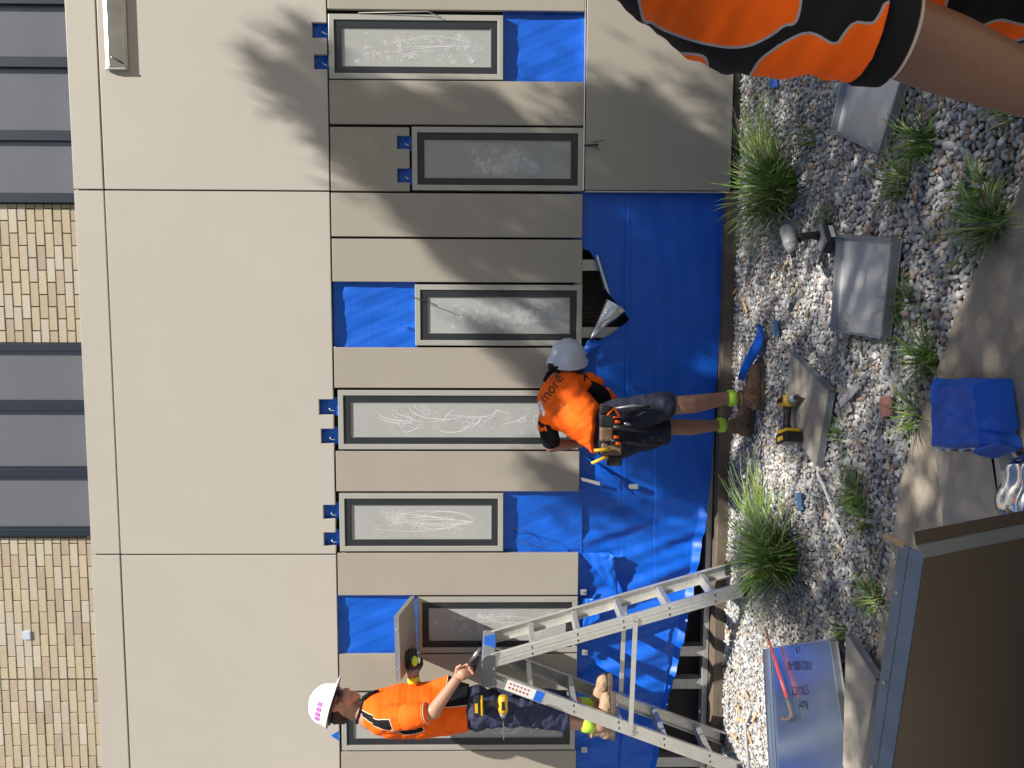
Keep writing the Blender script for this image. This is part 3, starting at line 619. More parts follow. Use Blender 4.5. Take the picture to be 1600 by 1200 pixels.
WEED = [((1452, 222), 90, .16, .14, 'sprawling weed between two aluminium trays, shaded by the near worker'), ((1415, 285), 60, .13, .13, 'dark weed tuft below the tray that lies beside the near worker'), ((1565, 350), 110, .17, .16, 'bright weed tuft growing at the corner of the concrete path'),
        ((1535, 300), 40, .12, .10, 'thin weed on pale stones by the concrete corner'), ((1420, 470), 45, .09, .10, 'short weed along the lower edge of the middle aluminium tray'), ((1458, 560), 90, .13, .12, 'bright weed at the concrete edge beside the blue wrapped bundle'),
        ((1438, 650), 45, .12, .12, 'weed leaning over the concrete edge by the salmon tag'), ((1345, 772), 90, .11, .13, 'low weed patch beside the white plastic strip'), ((1360, 810), 50, .10, .11, 'weed patch between the white strip and the concrete edge'),
        ((1375, 935), 70, .11, .14, 'weed patch against the concrete edge above the propped beige tray'), ((1318, 680), 26, .08, .10, 'small weed beside the panel that carries the yellow driver'), ((1590, 170), 30, .10, .10, 'weed on sunlit stones beside the near worker'), ((1320, 985), 40, .10, .06, 'weed growing between the silver panel and the beige tray'),
        ((1410, 520), 30, .07, .09, 'few grass blades at the corner of the middle tray'), ((1300, 345), 26, .09, .10, 'few grass blades between the black driver and the tray'), ((1340, 520), 18, .06, .08, 'tiny weed below the middle tray corner'), ((1275, 215), 16, .18, .10, 'thin tall blades among the pebbles beside the dark tussock')]
for i, (q, n, h, s, lab) in enumerate(WEED):
    p = G(*q); tussock('weed_tuft', (p[0], p[1], 0), int(n*1.5), h*1.05, s*1.15, 40+i, lab, 'small weeds in the gravel', rad=.05, wid=.005)
# ================================================================== DRY LEAVES
def leaf_me():
    b = MB(); n = 8; vs = []
    for i in range(n+1):
        t = i/n; w = .5*math.sin(math.pi*t**.8)**.8*.28; vs += [(t-.5, -w, .10*math.sin(t*3)+.05*(w*3)), (t-.5, 0, .10*math.sin(t*3)-.02), (t-.5, w, .10*math.sin(t*3)+.05*(w*3))]
    b.add(vs, [f for i in range(n) for f in ((3*i, 3*i+1, 3*i+4, 3*i+3), (3*i+1, 3*i+2, 3*i+5, 3*i+4))]); me = bpy.data.meshes.new('dry_leaf'); me.from_pydata(b.v, [], b.f); me.materials.append(M['dryleaf']); me.polygons.foreach_set('use_smooth', [True]*len(me.polygons)); return me
lm = leaf_me()
LEAVES = [(1185, 150), (1168, 165), (1180, 185), (1265, 130), (1262, 200), (1408, 228), (1450, 165), (1385, 260), (1440, 300), (1455, 330), (1480, 340), (1470, 385), (1555, 300), (1575, 275), (1590, 240), (1585, 285), (1548, 340), (1330, 365), (1370, 355), (1280, 450), (1350, 235), (1298, 610), (1400, 720), (1365, 665), (1250, 560), (1290, 790), (1375, 860), (1290, 300), (1300, 320), (1420, 200), (1520, 215), (1570, 310), (1460, 180), (1405, 440), (1425, 430), (1350, 690), (1360, 745), (1255, 180), (1345, 880), (1320, 850)]
for x, y in LEAVES:
    p = G(x, y); o = link('dry_leaf', lm, None, None, (p[0], p[1], .022)); s = random.uniform(.045, .08); o.scale = (s, s*random.uniform(.7, 1.1), s); o.rotation_euler = (random.uniform(-.4, .4), random.uniform(-.3, .3), random.uniform(0, 6.28))
    tag(o, 'curled brown dry leaf lying on the pebbles', 'dry leaf', 'dry leaves scattered on the gravel')
# wood chips in the sun
for x, y, a in ((1160, 1110, .4), (1172, 1085, 1.2), (1163, 1125, 2.0), (1178, 1155, .9), (1145, 990, .2), (1152, 1150, 1.7), (1130, 970, .6), (1185, 1120, 2.6), (1165, 465, 1.2), (1170, 480, .7), (1175, 560, .4), (1150, 460, 2.)):
    p = G(x, y); L = random.uniform(.03, .07); d = np.array([math.cos(a), math.sin(a), 0])*L
    b = MB().bar((p[0]-d[0], p[1]-d[1], .02), (p[0]+d[0], p[1]+d[1], .028), .022, .007); tag(b.build('wood_chip', 'palewood', bevel=.002), 'pale splinter of wood lying on the pebbles', 'wood chip', 'wood chips on the gravel')
# ================================================================== PANELS LYING ABOUT
def tray(nm, label, quad, lip, face, edge, group=None, up=True, thick=.004, lipw=.012):
    """shallow folded sheet-metal tray; quad = four top-face corners in order"""
    q = [np.array(p, float) for p in quad]; c = sum(q)/4; t = thing(nm, label, 'panel', (c[0], c[1], min(p[2] for p in q)), group)
    nrm = np.cross(q[1]-q[0], q[3]-q[0]); nrm /= np.linalg.norm(nrm); nrm = nrm if nrm[2] > 0 else -nrm
    MB().hexa(q, -nrm*thick).build('face', face, t)
    for i in range(4):
        a, b = q[i], q[(i+1) % 4]; d = (b-a)/np.linalg.norm(b-a); inw = np.cross(nrm, d); inw = inw if inw@(c-a) > 0 else -inw
        a2, b2 = a+d*.003, b-d*.003
        if up: MB().hexa([a2, b2, b2+inw*.003, a2+inw*.003], nrm*lip).build('flange', edge, t); MB().hexa([a2+nrm*(lip+.0005), b2+nrm*(lip+.0005), b2+inw*lipw+nrm*(lip+.0005), a2+inw*lipw+nrm*(lip+.0005)], nrm*.0025).build('lip', edge, t)
        else:
            MB().hexa([a2-nrm*.001, b2-nrm*.001, b2-inw*.003-nrm*.001, a2-inw*.003-nrm*.001], -nrm*lip).build('flange', edge, t)
            MB().hexa([a2-nrm*(lip), b2-nrm*(lip), b2-inw*lipw-nrm*(lip), a2-inw*lipw-nrm*(lip)], -nrm*.003).build('lip', edge, t)
            for f in (.12, .5, .88):
                p = a+(b-a)*f-inw*lipw*.6-nrm*lip; MB().tube([p, p+nrm*.004], .0035, 8).build('rivet', 'galv', t)
    return t
gt = G(1330, 80, .03), G(1420, 110, .03)
tray('aluminium_tray', 'upturned aluminium tray on the gravel beside the near worker, in shade', [G(1333, 85, .03), G(1425, 112, .03), G(1384, 240, .03), G(1307, 205, .03)], .028, 'traymetal', 'edge')
tray('aluminium_tray', 'upturned aluminium tray on the gravel beside the black cordless driver', [G(1318, 366, .03), G(1408, 372, .03), G(1390, 530, .03), G(1308, 517, .03)], .03, 'traymetal', 'edge')
tray('cladding_tray', 'beige cladding tray lying face up under the yellow cordless driver', [G(1235, 552, .05), G(1294, 612, .05), G(1275, 728, .05), G(1226, 662, .05)], .026, 'paint2', 'edge', up=False)
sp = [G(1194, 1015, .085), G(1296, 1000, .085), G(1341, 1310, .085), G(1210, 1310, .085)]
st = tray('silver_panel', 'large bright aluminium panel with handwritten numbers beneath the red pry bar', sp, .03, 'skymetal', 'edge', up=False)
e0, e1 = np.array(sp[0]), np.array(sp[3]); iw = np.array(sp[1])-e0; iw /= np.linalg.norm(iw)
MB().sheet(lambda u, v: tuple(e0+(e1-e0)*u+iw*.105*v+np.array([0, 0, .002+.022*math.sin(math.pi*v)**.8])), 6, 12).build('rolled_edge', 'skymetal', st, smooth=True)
tray('cladding_tray', 'beige cladding tray propped against the large silver panel', [G(1322, 990, .085), G(1368, 1062, .075), G(1338, 1245, .075), G(1317, 1195, .095)], .028, 'paint2', 'edge', up=False)
tray('cladding_sheet', 'flat beige cladding sheet lying on concrete beside the blue bundle', [G(1462, 706, .05), G(1552, 708, .05), G(1566, 822, .05), G(1476, 840, .05)], .026, 'paint2', 'edge', up=False)
# metal edge channel leaning along that sheet
ch = thing('metal_channel', 'narrow grey metal channel beside the flat beige sheet on concrete', 'channel', G(1564, 765, .02))
MB().bar(G(1560, 706, .035), G(1578, 822, .035), .035, .03).build('web', 'edge', ch, bevel=.002)
MB().bar(G(1568, 706, .06), G(1587, 822, .06), .004, .04).build('flange', 'galv', ch)
# dark panel in the foreground, standing on the concrete and leaning back
C = CAM+ray(1421, 857)*1.75; L = G(1352, 1330, C[2]); E_ = (L-C)/np.linalg.norm(L-C); dn = np.array([.052, .33, -.942]); dn -= E_*(dn@E_); dn /= np.linalg.norm(dn)
hh = (C[2]-.022)/-dn[2]; nr = np.cross(E_, dn); nr = nr if nr[1] < 0 else -nr; wlen = 1.35
dp = thing('shaded_panel', 'large shaded cladding panel standing in the foreground on the concrete', 'panel', (C+E_*wlen/2+dn*hh))
f0 = C+nr*.03+dn*.012+E_*.012
M['shadedface'] = mat('shaded_face', (.085, .066, .048), .5, 0, (3, .06))  # cladding paint darkened: the panel's shade is put into this colour
MB().hexa([f0, f0+E_*wlen, f0+E_*wlen+dn*(hh-.014), f0+dn*(hh-.014)], nr*.003).build('face', 'shadedface', dp, bevel=.001)
MB().hexa([C, C+E_*wlen, C+E_*wlen+nr*.03+dn*.012, C+nr*.03+dn*.012], dn*.003).build('top_flange', 'edge', dp)
MB().hexa([C-nr*.03, C+E_*wlen-nr*.03, C+E_*wlen-nr*.002, C-nr*.002], dn*.003+np.array([0, 0, -.004])).build('lip', 'edge', dp)
sdp = [C+E_*.012+nr*.03+dn*.012, C-E_*.016+nr*.018+dn*.0]
MB().hexa([sdp[0], sdp[1], sdp[1]+dn*(hh-.012), sdp[0]+dn*(hh-.022)], nr*-.003).build('side_flange', 'edge', dp)
MB().hexa([sdp[1]-E_*.001, sdp[1]-E_*.028-nr*.01, sdp[1]-E_*.028-nr*.01+dn*(hh-.02), sdp[1]-E_*.001+dn*(hh-.012)], nr*-.003).build('side_lip', 'shadedface', dp)
for k in range(5):
    p = C+E_*(.12+.24*k)-nr*.016; MB().tube([p, p+np.array([0, 0, .004])], .0045, 8).build('rivet', 'galv', dp)
wp = C-nr*.012-E_*.004+np.array([0, 0, .006])
wo = thing('timber_peg', 'pale timber peg resting on the top corner of the dark panel', 'peg', wp)
MB().bar(wp, wp-nr*.05+np.array([0, 0, .004]), .012, .010).build('peg', 'palewood', wo, bevel=.001); MB().bar(wp-nr*.052+np.array([0, 0, .004]), wp-nr*.058+np.array([0, 0, .004]), .014, .012).build('tape_band', 'edge', wo, bevel=.001)
# ---- blue wrapped bundle on the concrete
bq = [G(1474, 590, .02), G(1584, 592, .02), G(1600, 700, .02), G(1472, 699, .02)]
bb = thing('wrapped_bundle', 'bundle of folded blue building wrap lying on the concrete path', 'bundle', sum(bq)/4)
def bun(u, v):
    p = (1-u)*((1-v)*bq[0]+v*bq[3])+u*((1-v)*bq[1]+v*bq[2]); e = min(1, 6*min(u+.02, 1-u, v*1.2+.06, (1-v)*1.5+.08))
    h = .09*(e**.5)*(.6+.4*u**.5)+.008*noise2(u*2.2, v*1.8, 3)+.003*noise2(u*6+v*3, v*5, 7)+.012*math.exp(-((v-.45-.5*(u-.4))/.05)**2)*u
    return (p[0]+.008*noise2(u*3, v*3, 5), p[1]+.008*noise2(u*3, v*3, 8), .024+max(.0, h))
MB().sheet(bun, 40, 40).build('wrap', 'membrane', bb, smooth=True)
MB().sheet(lambda u, v: tuple((1-v)*(bq[3]*(1-u)+bq[2]*u)+v*(bq[3]*(1-u)+bq[2]*u+np.array([-.03, 0, 0]))+np.array([0, 0, .012+.018*(1-v)+.008*math.sin(u*38)])), 60, 4).build('silver_fold', 'foilside', bb, smooth=True)
# ---- crumpled foil offcut
fq = [G(1574, 715, .03), G(1625, 700, .03), G(1630, 830, .03), G(1575, 818, .03)]
fo = thing('foil_offcut', 'crumpled silver foil offcut beside the beige sheet on the concrete', 'foil', sum(fq)/4)
def foil(u, v):
    p = (1-u)*((1-v)*fq[0]+v*fq[3])+u*((1-v)*fq[1]+v*fq[2]); h = .04+.025*abs(noise2(u*1.3, v*1.6, 4))*2+.006*noise2(u*3, v*3, 6); return (p[0], p[1], .02+h*min(1, 5*min(u+.05, 1.05-u, v+.05, 1.05-v)))
fo_ = MB().sheet(foil, 12, 12).build('sheet', mat('mirror_foil', (.8, .8, .82), .16, 1.0), fo, smooth=True)
MB().sheet(lambda u, v: tuple(fq[0]*(1-u)+fq[1]*u+np.array([.03*v, .05*(v-.4), .055+.05*math.sin(3.1*v)+.01*u])), 4, 8).build('blue_fold', 'membrane', fo, smooth=True)
# ================================================================== HAND TOOLS AND SCRAPS
def orient(o, xdir, zdir):
    x = Vector(xdir).normalized(); z = Vector(zdir); z = (z-x*z.dot(x)).normalized(); y = z.cross(x)
    return Matrix(((x.x, y.x, z.x, o[0]), (x.y, y.y, z.y, o[1]), (x.z, y.z, z.z, o[2]), (0, 0, 0, 1)))
def driver(label, o, nose, down, cb, ch_, cbat, cacc, bit=.03, s=1.0, group=None):
    """cordless driver: nose along +x, handle along -z"""
    m = orient(o, nose, -Vector(down)) @ Matrix.Scale(s, 4); t = thing('cordless_driver', label, 'power tool', o, group)
    def B(): b = MB(); b.m = m; return b
    b = B(); b.tube([(-.075, 0, 0), (-.07, 0, 0), (-.05, 0, 0), (.02, 0, 0), (.04, 0, 0)], [.018, .027, .032, .032, .028], 14); b.build('motor_housing', cb, t, smooth=True)
    b = B(); b.tube([(.04, 0, 0), (.06, 0, 0), (.075, 0, 0)], [.027, .022, .015], 14); b.build('gear_nose', 'greyp', t, smooth=True)
    b = B(); b.tube([(.075, 0, 0), (.098, 0, 0)], [.012, .010], 12); b.build('chuck', 'blackp', t)
    b = B(); b.tube([(.098, 0, 0), (.098+bit, 0, 0)], .0038, 8); b.build('bit', 'metal', t)
    b = B(); b.tube([(-.012, 0, -.02), (-.018, 0, -.06), (-.024, 0, -.10), (-.022, 0, -.135)], [.022, .019, .018, .024], 12, flat=((0, 1, 0), .85)); b.build('handle', ch_, t, smooth=True)
    b = B(); b.box((.004, -.006, -.05), (.014, .006, -.022)); b.build('trigger', 'blackp', t, bevel=.002)
    b = B(); b.box((-.065, -.034, -.148), (.045, .034, -.132)); b.build('battery_foot', cacc, t, bevel=.005)
    b = B(); b.box((-.07, -.038, -.195), (.05, .038, -.149)); b.build('battery', cbat, t, bevel=.008)
    for sy in (-1, 1): b = B(); b.box((-.045, sy*.0385, -.185), (.02, sy*.0395, -.165)); b.build('battery_label', 'sticker' if cbat == 'blackp' and cacc == 'greyp' else cacc, t)
    b = B(); b.prism([(-.05, -.0335, .012), (.01, -.0335, .016), (.01, -.0335, -.01), (-.05, -.0335, -.008)], (0, .003, 0)); b.build('badge', 'blackp' if cb == 'yellow' else 'greyp', t)
    return t
hd = G(1232, 626, .092); bt = G(1258, 672, .092); driver('yellow cordless driver lying on a beige cladding tray', hd, (.30, -.95, -.05), bt-hd, 'yellow', 'blackp', 'blackp', 'yellow', .02, 1.12)
bt = G(1305, 378, .012); hd = bt+np.array([.01, .012, .208]); driver('black and grey cordless driver standing on its battery beside the dark tussock', hd, (-.80, -.60, .0), bt-hd, 'greyp', 'blackp', 'blackp', 'greyp', .02, 1.06)
# red pry bar on the silver panel
pb = thing('pry_bar', 'red painted pry bar lying on the large silver panel', 'pry bar', G(1222, 1060, .12))
pp = [G(x, y, .113) for x, y in ((1199, 992), (1205, 1012), (1217, 1052), (1229, 1090))]
MB().tube(pp, [.004, .007, .009, .0085], 8).build('shaft', 'red', pb, smooth=True)
MB().tube([pp[-1]]+[G(x, y, z) for x, y, z in ((1234, 1106, .112), (1237, 1116, .113), (1233, 1124, .116), (1224, 1124, .12), (1218, 1121, .114))], [.0085, .0085, .0085, .008, .007, .004], 8).build('hook', 'sole', pb, smooth=True)
MB().tube([pp[0], G(1196, 980, .11)], [.006, .004], 8).build('tip', 'sole', pb, smooth=True)
# scraps
def scrap(nm, label, cat, pts, m, z=.03, th=.003, group=None):
    return tag(MB().prism([G(x, y, z+dz) for x, y, dz in pts], (0, 0, th)).build(nm, m), label, cat, group)
def sheet_scrap(nm, label, cat, spine, wid, m):
    sp_ = [G(x, y, z) for x, y, z in spine]
    def f(u, v):
        k = u*(len(sp_)-1); i = min(int(k), len(sp_)-2); t = k-i; p = sp_[i]*(1-t)+sp_[i+1]*t; w = wid*(math.sin(math.pi*min(.97, .08+u*.9))**.6)
        return tuple(p+np.array([w*(v-.5)*.5, w*(v-.5)*.9, .03*math.sin(math.pi*v)+.012*math.sin(u*7)]))
    return tag(MB().sheet(f, 24, 8).build(nm, m, smooth=True, solid=.0015), label, cat)
sheet_scrap('wrap_scrap', 'torn curl of blue building wrap lying by the brown boot', 'scrap', [(1160, 592, .03), (1172, 570, .05), (1180, 545, .06), (1188, 520, .05), (1192, 508, .03)], .10, 'membrane')
scrap('plastic_scrap', 'small faded blue rectangle of plastic on pebbles beyond the blue curl', 'scrap', [(1209, 498, 0), (1217, 502, 0), (1217, 526, 0), (1208, 524, 0)], 'greyblue')
scrap('plastic_scrap', 'small faded blue rectangle of plastic near the bright tussock', 'scrap', [(1244, 770, 0), (1252, 769, 0), (1254, 797, 0), (1247, 798, 0)], 'greyblue')
scrap('plastic_scrap', 'crumpled clear plastic scrap on the pebbles', 'scrap', [(1221, 470, 0), (1234, 466, .01), (1232, 480, .02), (1228, 486, 0)], 'white')
scrap('paper_tag', 'salmon pink rectangular tag on pebbles near the concrete edge', 'tag', [(1375, 622, 0), (1392, 618, 0), (1396, 648, 0), (1378, 652, 0)], 'salmon', .032)
scrap('card_offcut', 'pale grey torn card lying on pebbles', 'card', [(1310, 628, 0), (1340, 598, 0), (1346, 604, 0), (1330, 622, 0), (1318, 634, 0)], 'piping', .034)
scrap('card_offcut', 'little beige card square beside the torn grey card', 'card', [(1320, 632, 0), (1328, 628, 0), (1332, 642, 0), (1324, 646, 0)], 'paint2', .036)
scrap('wrap_scrap', 'small blue scrap of wrap on pebbles beside the near worker', 'scrap', [(1200, 128, 0), (1214, 120, 0), (1216, 135, 0), (1203, 139, 0)], 'bluep', .03)
ws = thing('plastic_strip', 'long white plastic strip lying across the pebbles', 'strip', G(1295, 790, .03))
MB().bar(G(1276, 738, .035), G(1289, 765, .035), .018, .006).build('end_piece', 'white', ws, bevel=.001); MB().bar(G(1288, 763, .034), G(1315, 838, .034), .011, .006).build('strip', 'white', ws, bevel=.001)
cb_ = [G(x, y, z) for x, y, z in ((1181, 672, .03), (1190, 690, .034), (1188, 715, .03), (1192, 745, .03), (1191, 762, .03), (1186, 782, .02))]
tag(MB().tube(cb_, .004, 8).build('cable', 'cable', smooth=True), 'thin black cable lying on pebbles behind the boots', 'cable')
tag(MB().tube([G(1172, 745, .025), G(1180, 770, .03), G(1184, 800, .026), G(1188, 815, .022)], [.009, .010, .008, .005], 7).build('stick', 'palewood', smooth=True), 'pale brown stick lying beside the end of the black cable', 'stick')
tag(MB().tube([G(1172, 1112, .03), G(1165, 1130, .034), G(1166, 1160, .03), G(1170, 1200, .028)], [.008, .011, .010, .009], 7).build('root', 'piping', smooth=True), 'curved grey root lying on sunlit pebbles below the ladder', 'root')
scrap('metal_clip', 'small pale tin clip lying on the concrete edge', 'clip', [(1394, 866, 0), (1398, 862, 0), (1400, 872, 0), (1396, 876, 0)], 'galv', .022)
# handwriting on the silver panel, read from the far side
def text(s, size, m, nm, parent, o, xdir, ydir, extr=0):
    cu = bpy.data.curves.new('t', 'FONT'); cu.body = s; cu.size = size; cu.extrude = extr; cu.resolution_u = 3
    to = bpy.data.objects.new('t', cu); COL.objects.link(to); bpy.context.view_layer.update()
    me = bpy.data.meshes.new_from_object(to.evaluated_get(bpy.context.evaluated_depsgraph_get())); bpy.data.objects.remove(to)
    x, y = Vector(xdir).normalized(), Vector(ydir); y = (y-x*y.dot(x)).normalized(); z = x.cross(y)
    P = [Vector(o)+x*v.co.x+y*v.co.y+z*v.co.z for v in me.vertices]; b0 = Vector(ploc(parent))
    for v, p in zip(me.vertices, P): v.co = p-b0
    me.materials.clear(); return link(nm, me, m, parent)
up_ = np.array([-1, -.35, 0])
def hand(s, x0, y0, x1, y1, size):
    a, b = G(x0, y0, .0862), G(x1, y1, .0862); d = b-a; up = np.array([-d[1], d[0], 0]); up = up if up[0] < 0 else -up
    t_ = text(s, size, 'ink', 'handwriting', st, a, d, up); return t_
hand('10021005-40', 1268, 1032, 1224, 1034, .062)
hand('STK1/CY', 1262, 1070, 1228, 1074, .062)
hand('Ruby', 1261, 1094, 1238, 1098, .06)
hand('L R', 1249, 1011, 1240, 1012, .04)
# ================================================================== LADDER
ld = thing('step_ladder', 'double sided aluminium step ladder standing against the wrapped wall', 'ladder', (-2.3, -.31, 0))
YN, YF = -.50, -.12; ZT = 1.66
def rx(z): return -1.70-.2925*z
def lx(z): return -2.905+.386*z
def rail(fx, y, z0, z1, nm='rail'):
    a, b = Vector((fx(z0), y, z0)), Vector((fx(z1), y, z1)); d = (b-a).normalized(); s = Vector((d.z, 0, -d.x))   # s lies across the rail in the frame plane
    inn = Vector((0, 1 if y < -.3 else -1, 0)); o = MB(); w = .082
    o.hexa([a-s*w/2, a+s*w/2, a+s*w/2+inn*.004, a-s*w/2+inn*.004], b-a)
    for sg in (-1, 1): o.hexa([a+s*sg*(w/2-.004)+inn*.0045, a+s*sg*w/2+inn*.0045, a+s*sg*w/2+inn*.028, a+s*sg*(w/2-.004)+inn*.028], b-a)
    r_ = o.build(nm, 'alu', ld, bevel=.0012, seg=1)
    for off in (-.012, .012):
        MB().hexa([a+s*(off-.004)-inn*.002+d*.02, a+s*(off+.004)-inn*.002+d*.02, a+s*(off+.004)-inn*.0003+d*.02, a+s*(off-.004)-inn*.0003+d*.02], (b-a)-d*.09).build('rib', 'alu', r_)
    return r_, d, s, inn
rails = {}
for fx, nm, zf in ((rx, 'r', 0), (lx, 'l', 0)):
    for y in (YN, YF): rails[nm, y] = rail(fx, y, .03, ZT)
    for y in (YN, YF):
        MB().box((fx(.015)-.045, y-.018, .002), (fx(.015)+.045, y+.018, .05)).build('foot', 'blackp', ld, bevel=.006)
def rungs(fx, zs):
    for z in zs:
        x = fx(z); sg = 1 if fx is rx else -1
        o = MB().box((x-.036, YN+.006, z-.002), (x+.036, YF-.006, z+.002)); o.box((x-.036, YN+.006, z-.028), (x-.032, YF-.006, z-.0025)); o.box((x+.032, YN+.006, z-.028), (x+.036, YF-.006, z-.0025))
        rg = o.build('tread', 'alu', ld)
        for k in range(3): MB().box((x-.024+.02*k, YN+.02, z+.0025), (x-.018+.02*k, YF-.02, z+.0045)).build('grip_rib', 'alu', rg)
        for dx in (-.020, .020):   # slots where the tread is crimped through the near rail
            MB().box((x+dx-.0075, YN-.0022, z-.012+dx*.1), (x+dx+.0075, YN-.0005, z-.004+dx*.1)).build('rivet_slot', 'blackp', ld)
rungs(rx, [.225, .51, .795, 1.08, 1.365]); rungs(lx, [.232, .525, .815, 1.10, 1.38])
MB().box((rx(ZT)-.15, YN-.008, ZT-.075), (rx(ZT)+.055, YF+.008, ZT+.012)).build('top_cap', 'greyp', ld, bevel=.008)
MB().hexa([(rx(ZT)+.0555, YN+.10, ZT-.07), (rx(ZT)+.0555, YF-.06, ZT-.07), (rx(ZT)+.0555, YF-.10, ZT+.002), (rx(ZT)+.0555, YN+.16, ZT+.002)], (.0012, 0, 0)).build('paint_mark', 'bluep', ld)
MB().box((rx(ZT)-.02, YN+.10, ZT+.0125), (rx(ZT)+.052, YF-.05, ZT+.0145)).build('paint_mark', 'bluep', ld)
for y in (YN-.010, YF+.010):
    MB().bar((rx(.71)+.02, y, .715), (lx(.71)-.02, y, .735), .004, .03, (0, 0, 1)).build('spreader', 'alu', ld, bevel=.001)
    for x in (rx(.71), lx(.72)): MB().tube([(x, y-.006, .722), (x, y+.006, .722)], .008, 8).build('pivot', 'metal', ld)
# label stuck on the left near rail
a, b = Vector((lx(1.52), YN-.0025, 1.52)), Vector((lx(1.34), YN-.0025, 1.34)); d = (b-a).normalized(); s = Vector((d.z, 0, -d.x)).normalized()
MB().hexa([a-s*.034, a+s*.034, b+s*.034, b-s*.034], (0, -.001, 0)).build('label_sticker', 'sticker', ld)
c2 = b+d*.055; MB().hexa([b-s*.034, b+s*.034, c2+s*.034, c2-s*.034], (0, -.001, 0)).build('label_sticker', 'bluep', ld)
a3 = a-d*.10; MB().hexa([a3-s*.034, a3+s*.034, a+s*.034, a-s*.034], (0, -.001, 0)).build('label_sticker', 'greyp', ld)
for k, w_ in enumerate((.012, .010)):
    for j in range(6): q = a+d*(.02+.024*j)+s*(.012-.026*k); MB().hexa([q-s*w_/2, q+s*w_/2, q+s*w_/2+d*.014, q-s*w_/2+d*.014], (0, -.0016, 0)).build('label_print', 'red', ld)
# ================================================================== COVER PANEL held up by the worker
cp = thing('cover_panel', 'small beige cover panel tilted out from the wall and held up by the worker', 'panel', W(636, 1000, -.25))
q = [W(648, 931, -.005), W(652, 1024, -.005), W(625.5, 1066, -.47), W(622.5, 963, -.47)]
nrm = np.cross(q[1]-q[0], q[3]-q[0]); nrm /= np.linalg.norm(nrm); nrm = nrm if nrm[2] > 0 else -nrm
MB().hexa(q, nrm*.004).build('face', 'paint2', cp)
for i in range(4):
    a, b = q[i], q[(i+1) % 4]; inw = sum(q)/4-(a+b)/2; inw = inw/np.linalg.norm(inw); d = (b-a)/np.linalg.norm(b-a)
    MB().hexa([a+d*.003+nrm*.0045, b-d*.003+nrm*.0045, b-d*.003+nrm*.0045+inw*.003, a+d*.003+nrm*.0045+inw*.003], nrm*.024).build('flange', 'edge', cp)
    for f in (.2, .8) if i == 2 else (): MB().tube([a+(b-a)*f-inw*.004+nrm*.012, a+(b-a)*f+nrm*.012], .005, 8).build('rivet', 'foilside', cp)
# ================================================================== PEOPLE
def loft(b, secs, n=28):
    """closed loft through elliptical sections (centre, e1, e2)"""
    vs = []; k = len(secs)
    for c, e1, e2 in secs:
        for j in range(n): t = 2*math.pi*j/n; vs.append(tuple(np.array(c)+np.array(e1)*math.cos(t)+np.array(e2)*math.sin(t)))
    fs = [(i*n+j, i*n+(j+1) % n, (i+1)*n+(j+1) % n, (i+1)*n+j) for i in range(k-1) for j in range(n)]+[tuple(range(n-1, -1, -1)), tuple(range((k-1)*n, k*n))]
    b.add(vs, fs); return b
def remesh(b, nm, m, parent, voxel=.009, it=6, fold=None, fac=.5):
    """union of overlapping closed shapes as one smooth skin"""
    me = bpy.data.meshes.new(nm); me.from_pydata(b.v, [], b.f)
    bm = bmesh.new(); bm.from_mesh(me); bmesh.ops.recalc_face_normals(bm, faces=bm.faces); bm.to_mesh(me); bm.free()
    o = bpy.data.objects.new(nm+'_source', me); COL.objects.link(o)
    r = o.modifiers.new('r', 'REMESH'); r.mode = 'VOXEL'; r.voxel_size = voxel
    s = o.modifiers.new('s', 'SMOOTH'); s.factor = fac; s.iterations = it
    bpy.context.view_layer.update(); out = bpy.data.meshes.new_from_object(o.evaluated_get(bpy.context.evaluated_depsgraph_get())); bpy.data.objects.remove(o); out.name = nm; out.materials.clear()
    n = len(out.vertices); co = np.empty(n*3); out.vertices.foreach_get('co', co); co = co.reshape(-1, 3)
    if fold:
        no = np.empty(n*3); out.vertex_normals.foreach_get('vector', no); co = co+no.reshape(-1, 3)*np.array([fold(p) for p in co])[:, None]
    base = ploc(parent); out.vertices.foreach_set('co', (co-base).ravel()); out.update()
    ob = link(nm, out, m, parent, (0, 0, 0), True); return ob, co
def polydist(P, poly):
    """signed distance (positive inside) of 2-D points to a polygon"""
    P = np.asarray(P); poly = np.asarray(poly); d = np.full(len(P), 1e9); ins = np.zeros(len(P), bool); k = len(poly)
    for i in range(k):
        a, b = poly[i], poly[(i+1) % k]; e = b-a; t = np.clip(((P-a)@e)/(e@e+1e-12), 0, 1); d = np.minimum(d, np.linalg.norm(P-(a+t[:, None]*e), axis=1))
        c = (a[1] > P[:, 1]) != (b[1] > P[:, 1]); xi = a[0]+(P[:, 1]-a[1])/(b[1]-a[1]+1e-12)*(b[0]-a[0]); ins ^= c & (P[:, 0] < xi)
    return np.where(ins, d, -d)
def smooth_poly(P, n=6):
    P = np.array(P, float); k = len(P); out = []
    for i in range(k):
        a, b, c, d = P[i-1], P[i], P[(i+1) % k], P[(i+2) % k]
        for t in np.linspace(0, 1, n, endpoint=False): out.append(.5*((2*b)+(c-a)*t+(2*a-5*b+4*c-d)*t*t+(3*b-a-3*c+d)*t**3))
    return out
def setmask(ob, nm, val):
    a = ob.data.attributes.new(nm, 'FLOAT', 'POINT'); a.data.foreach_set('value', np.asarray(val, np.float32))
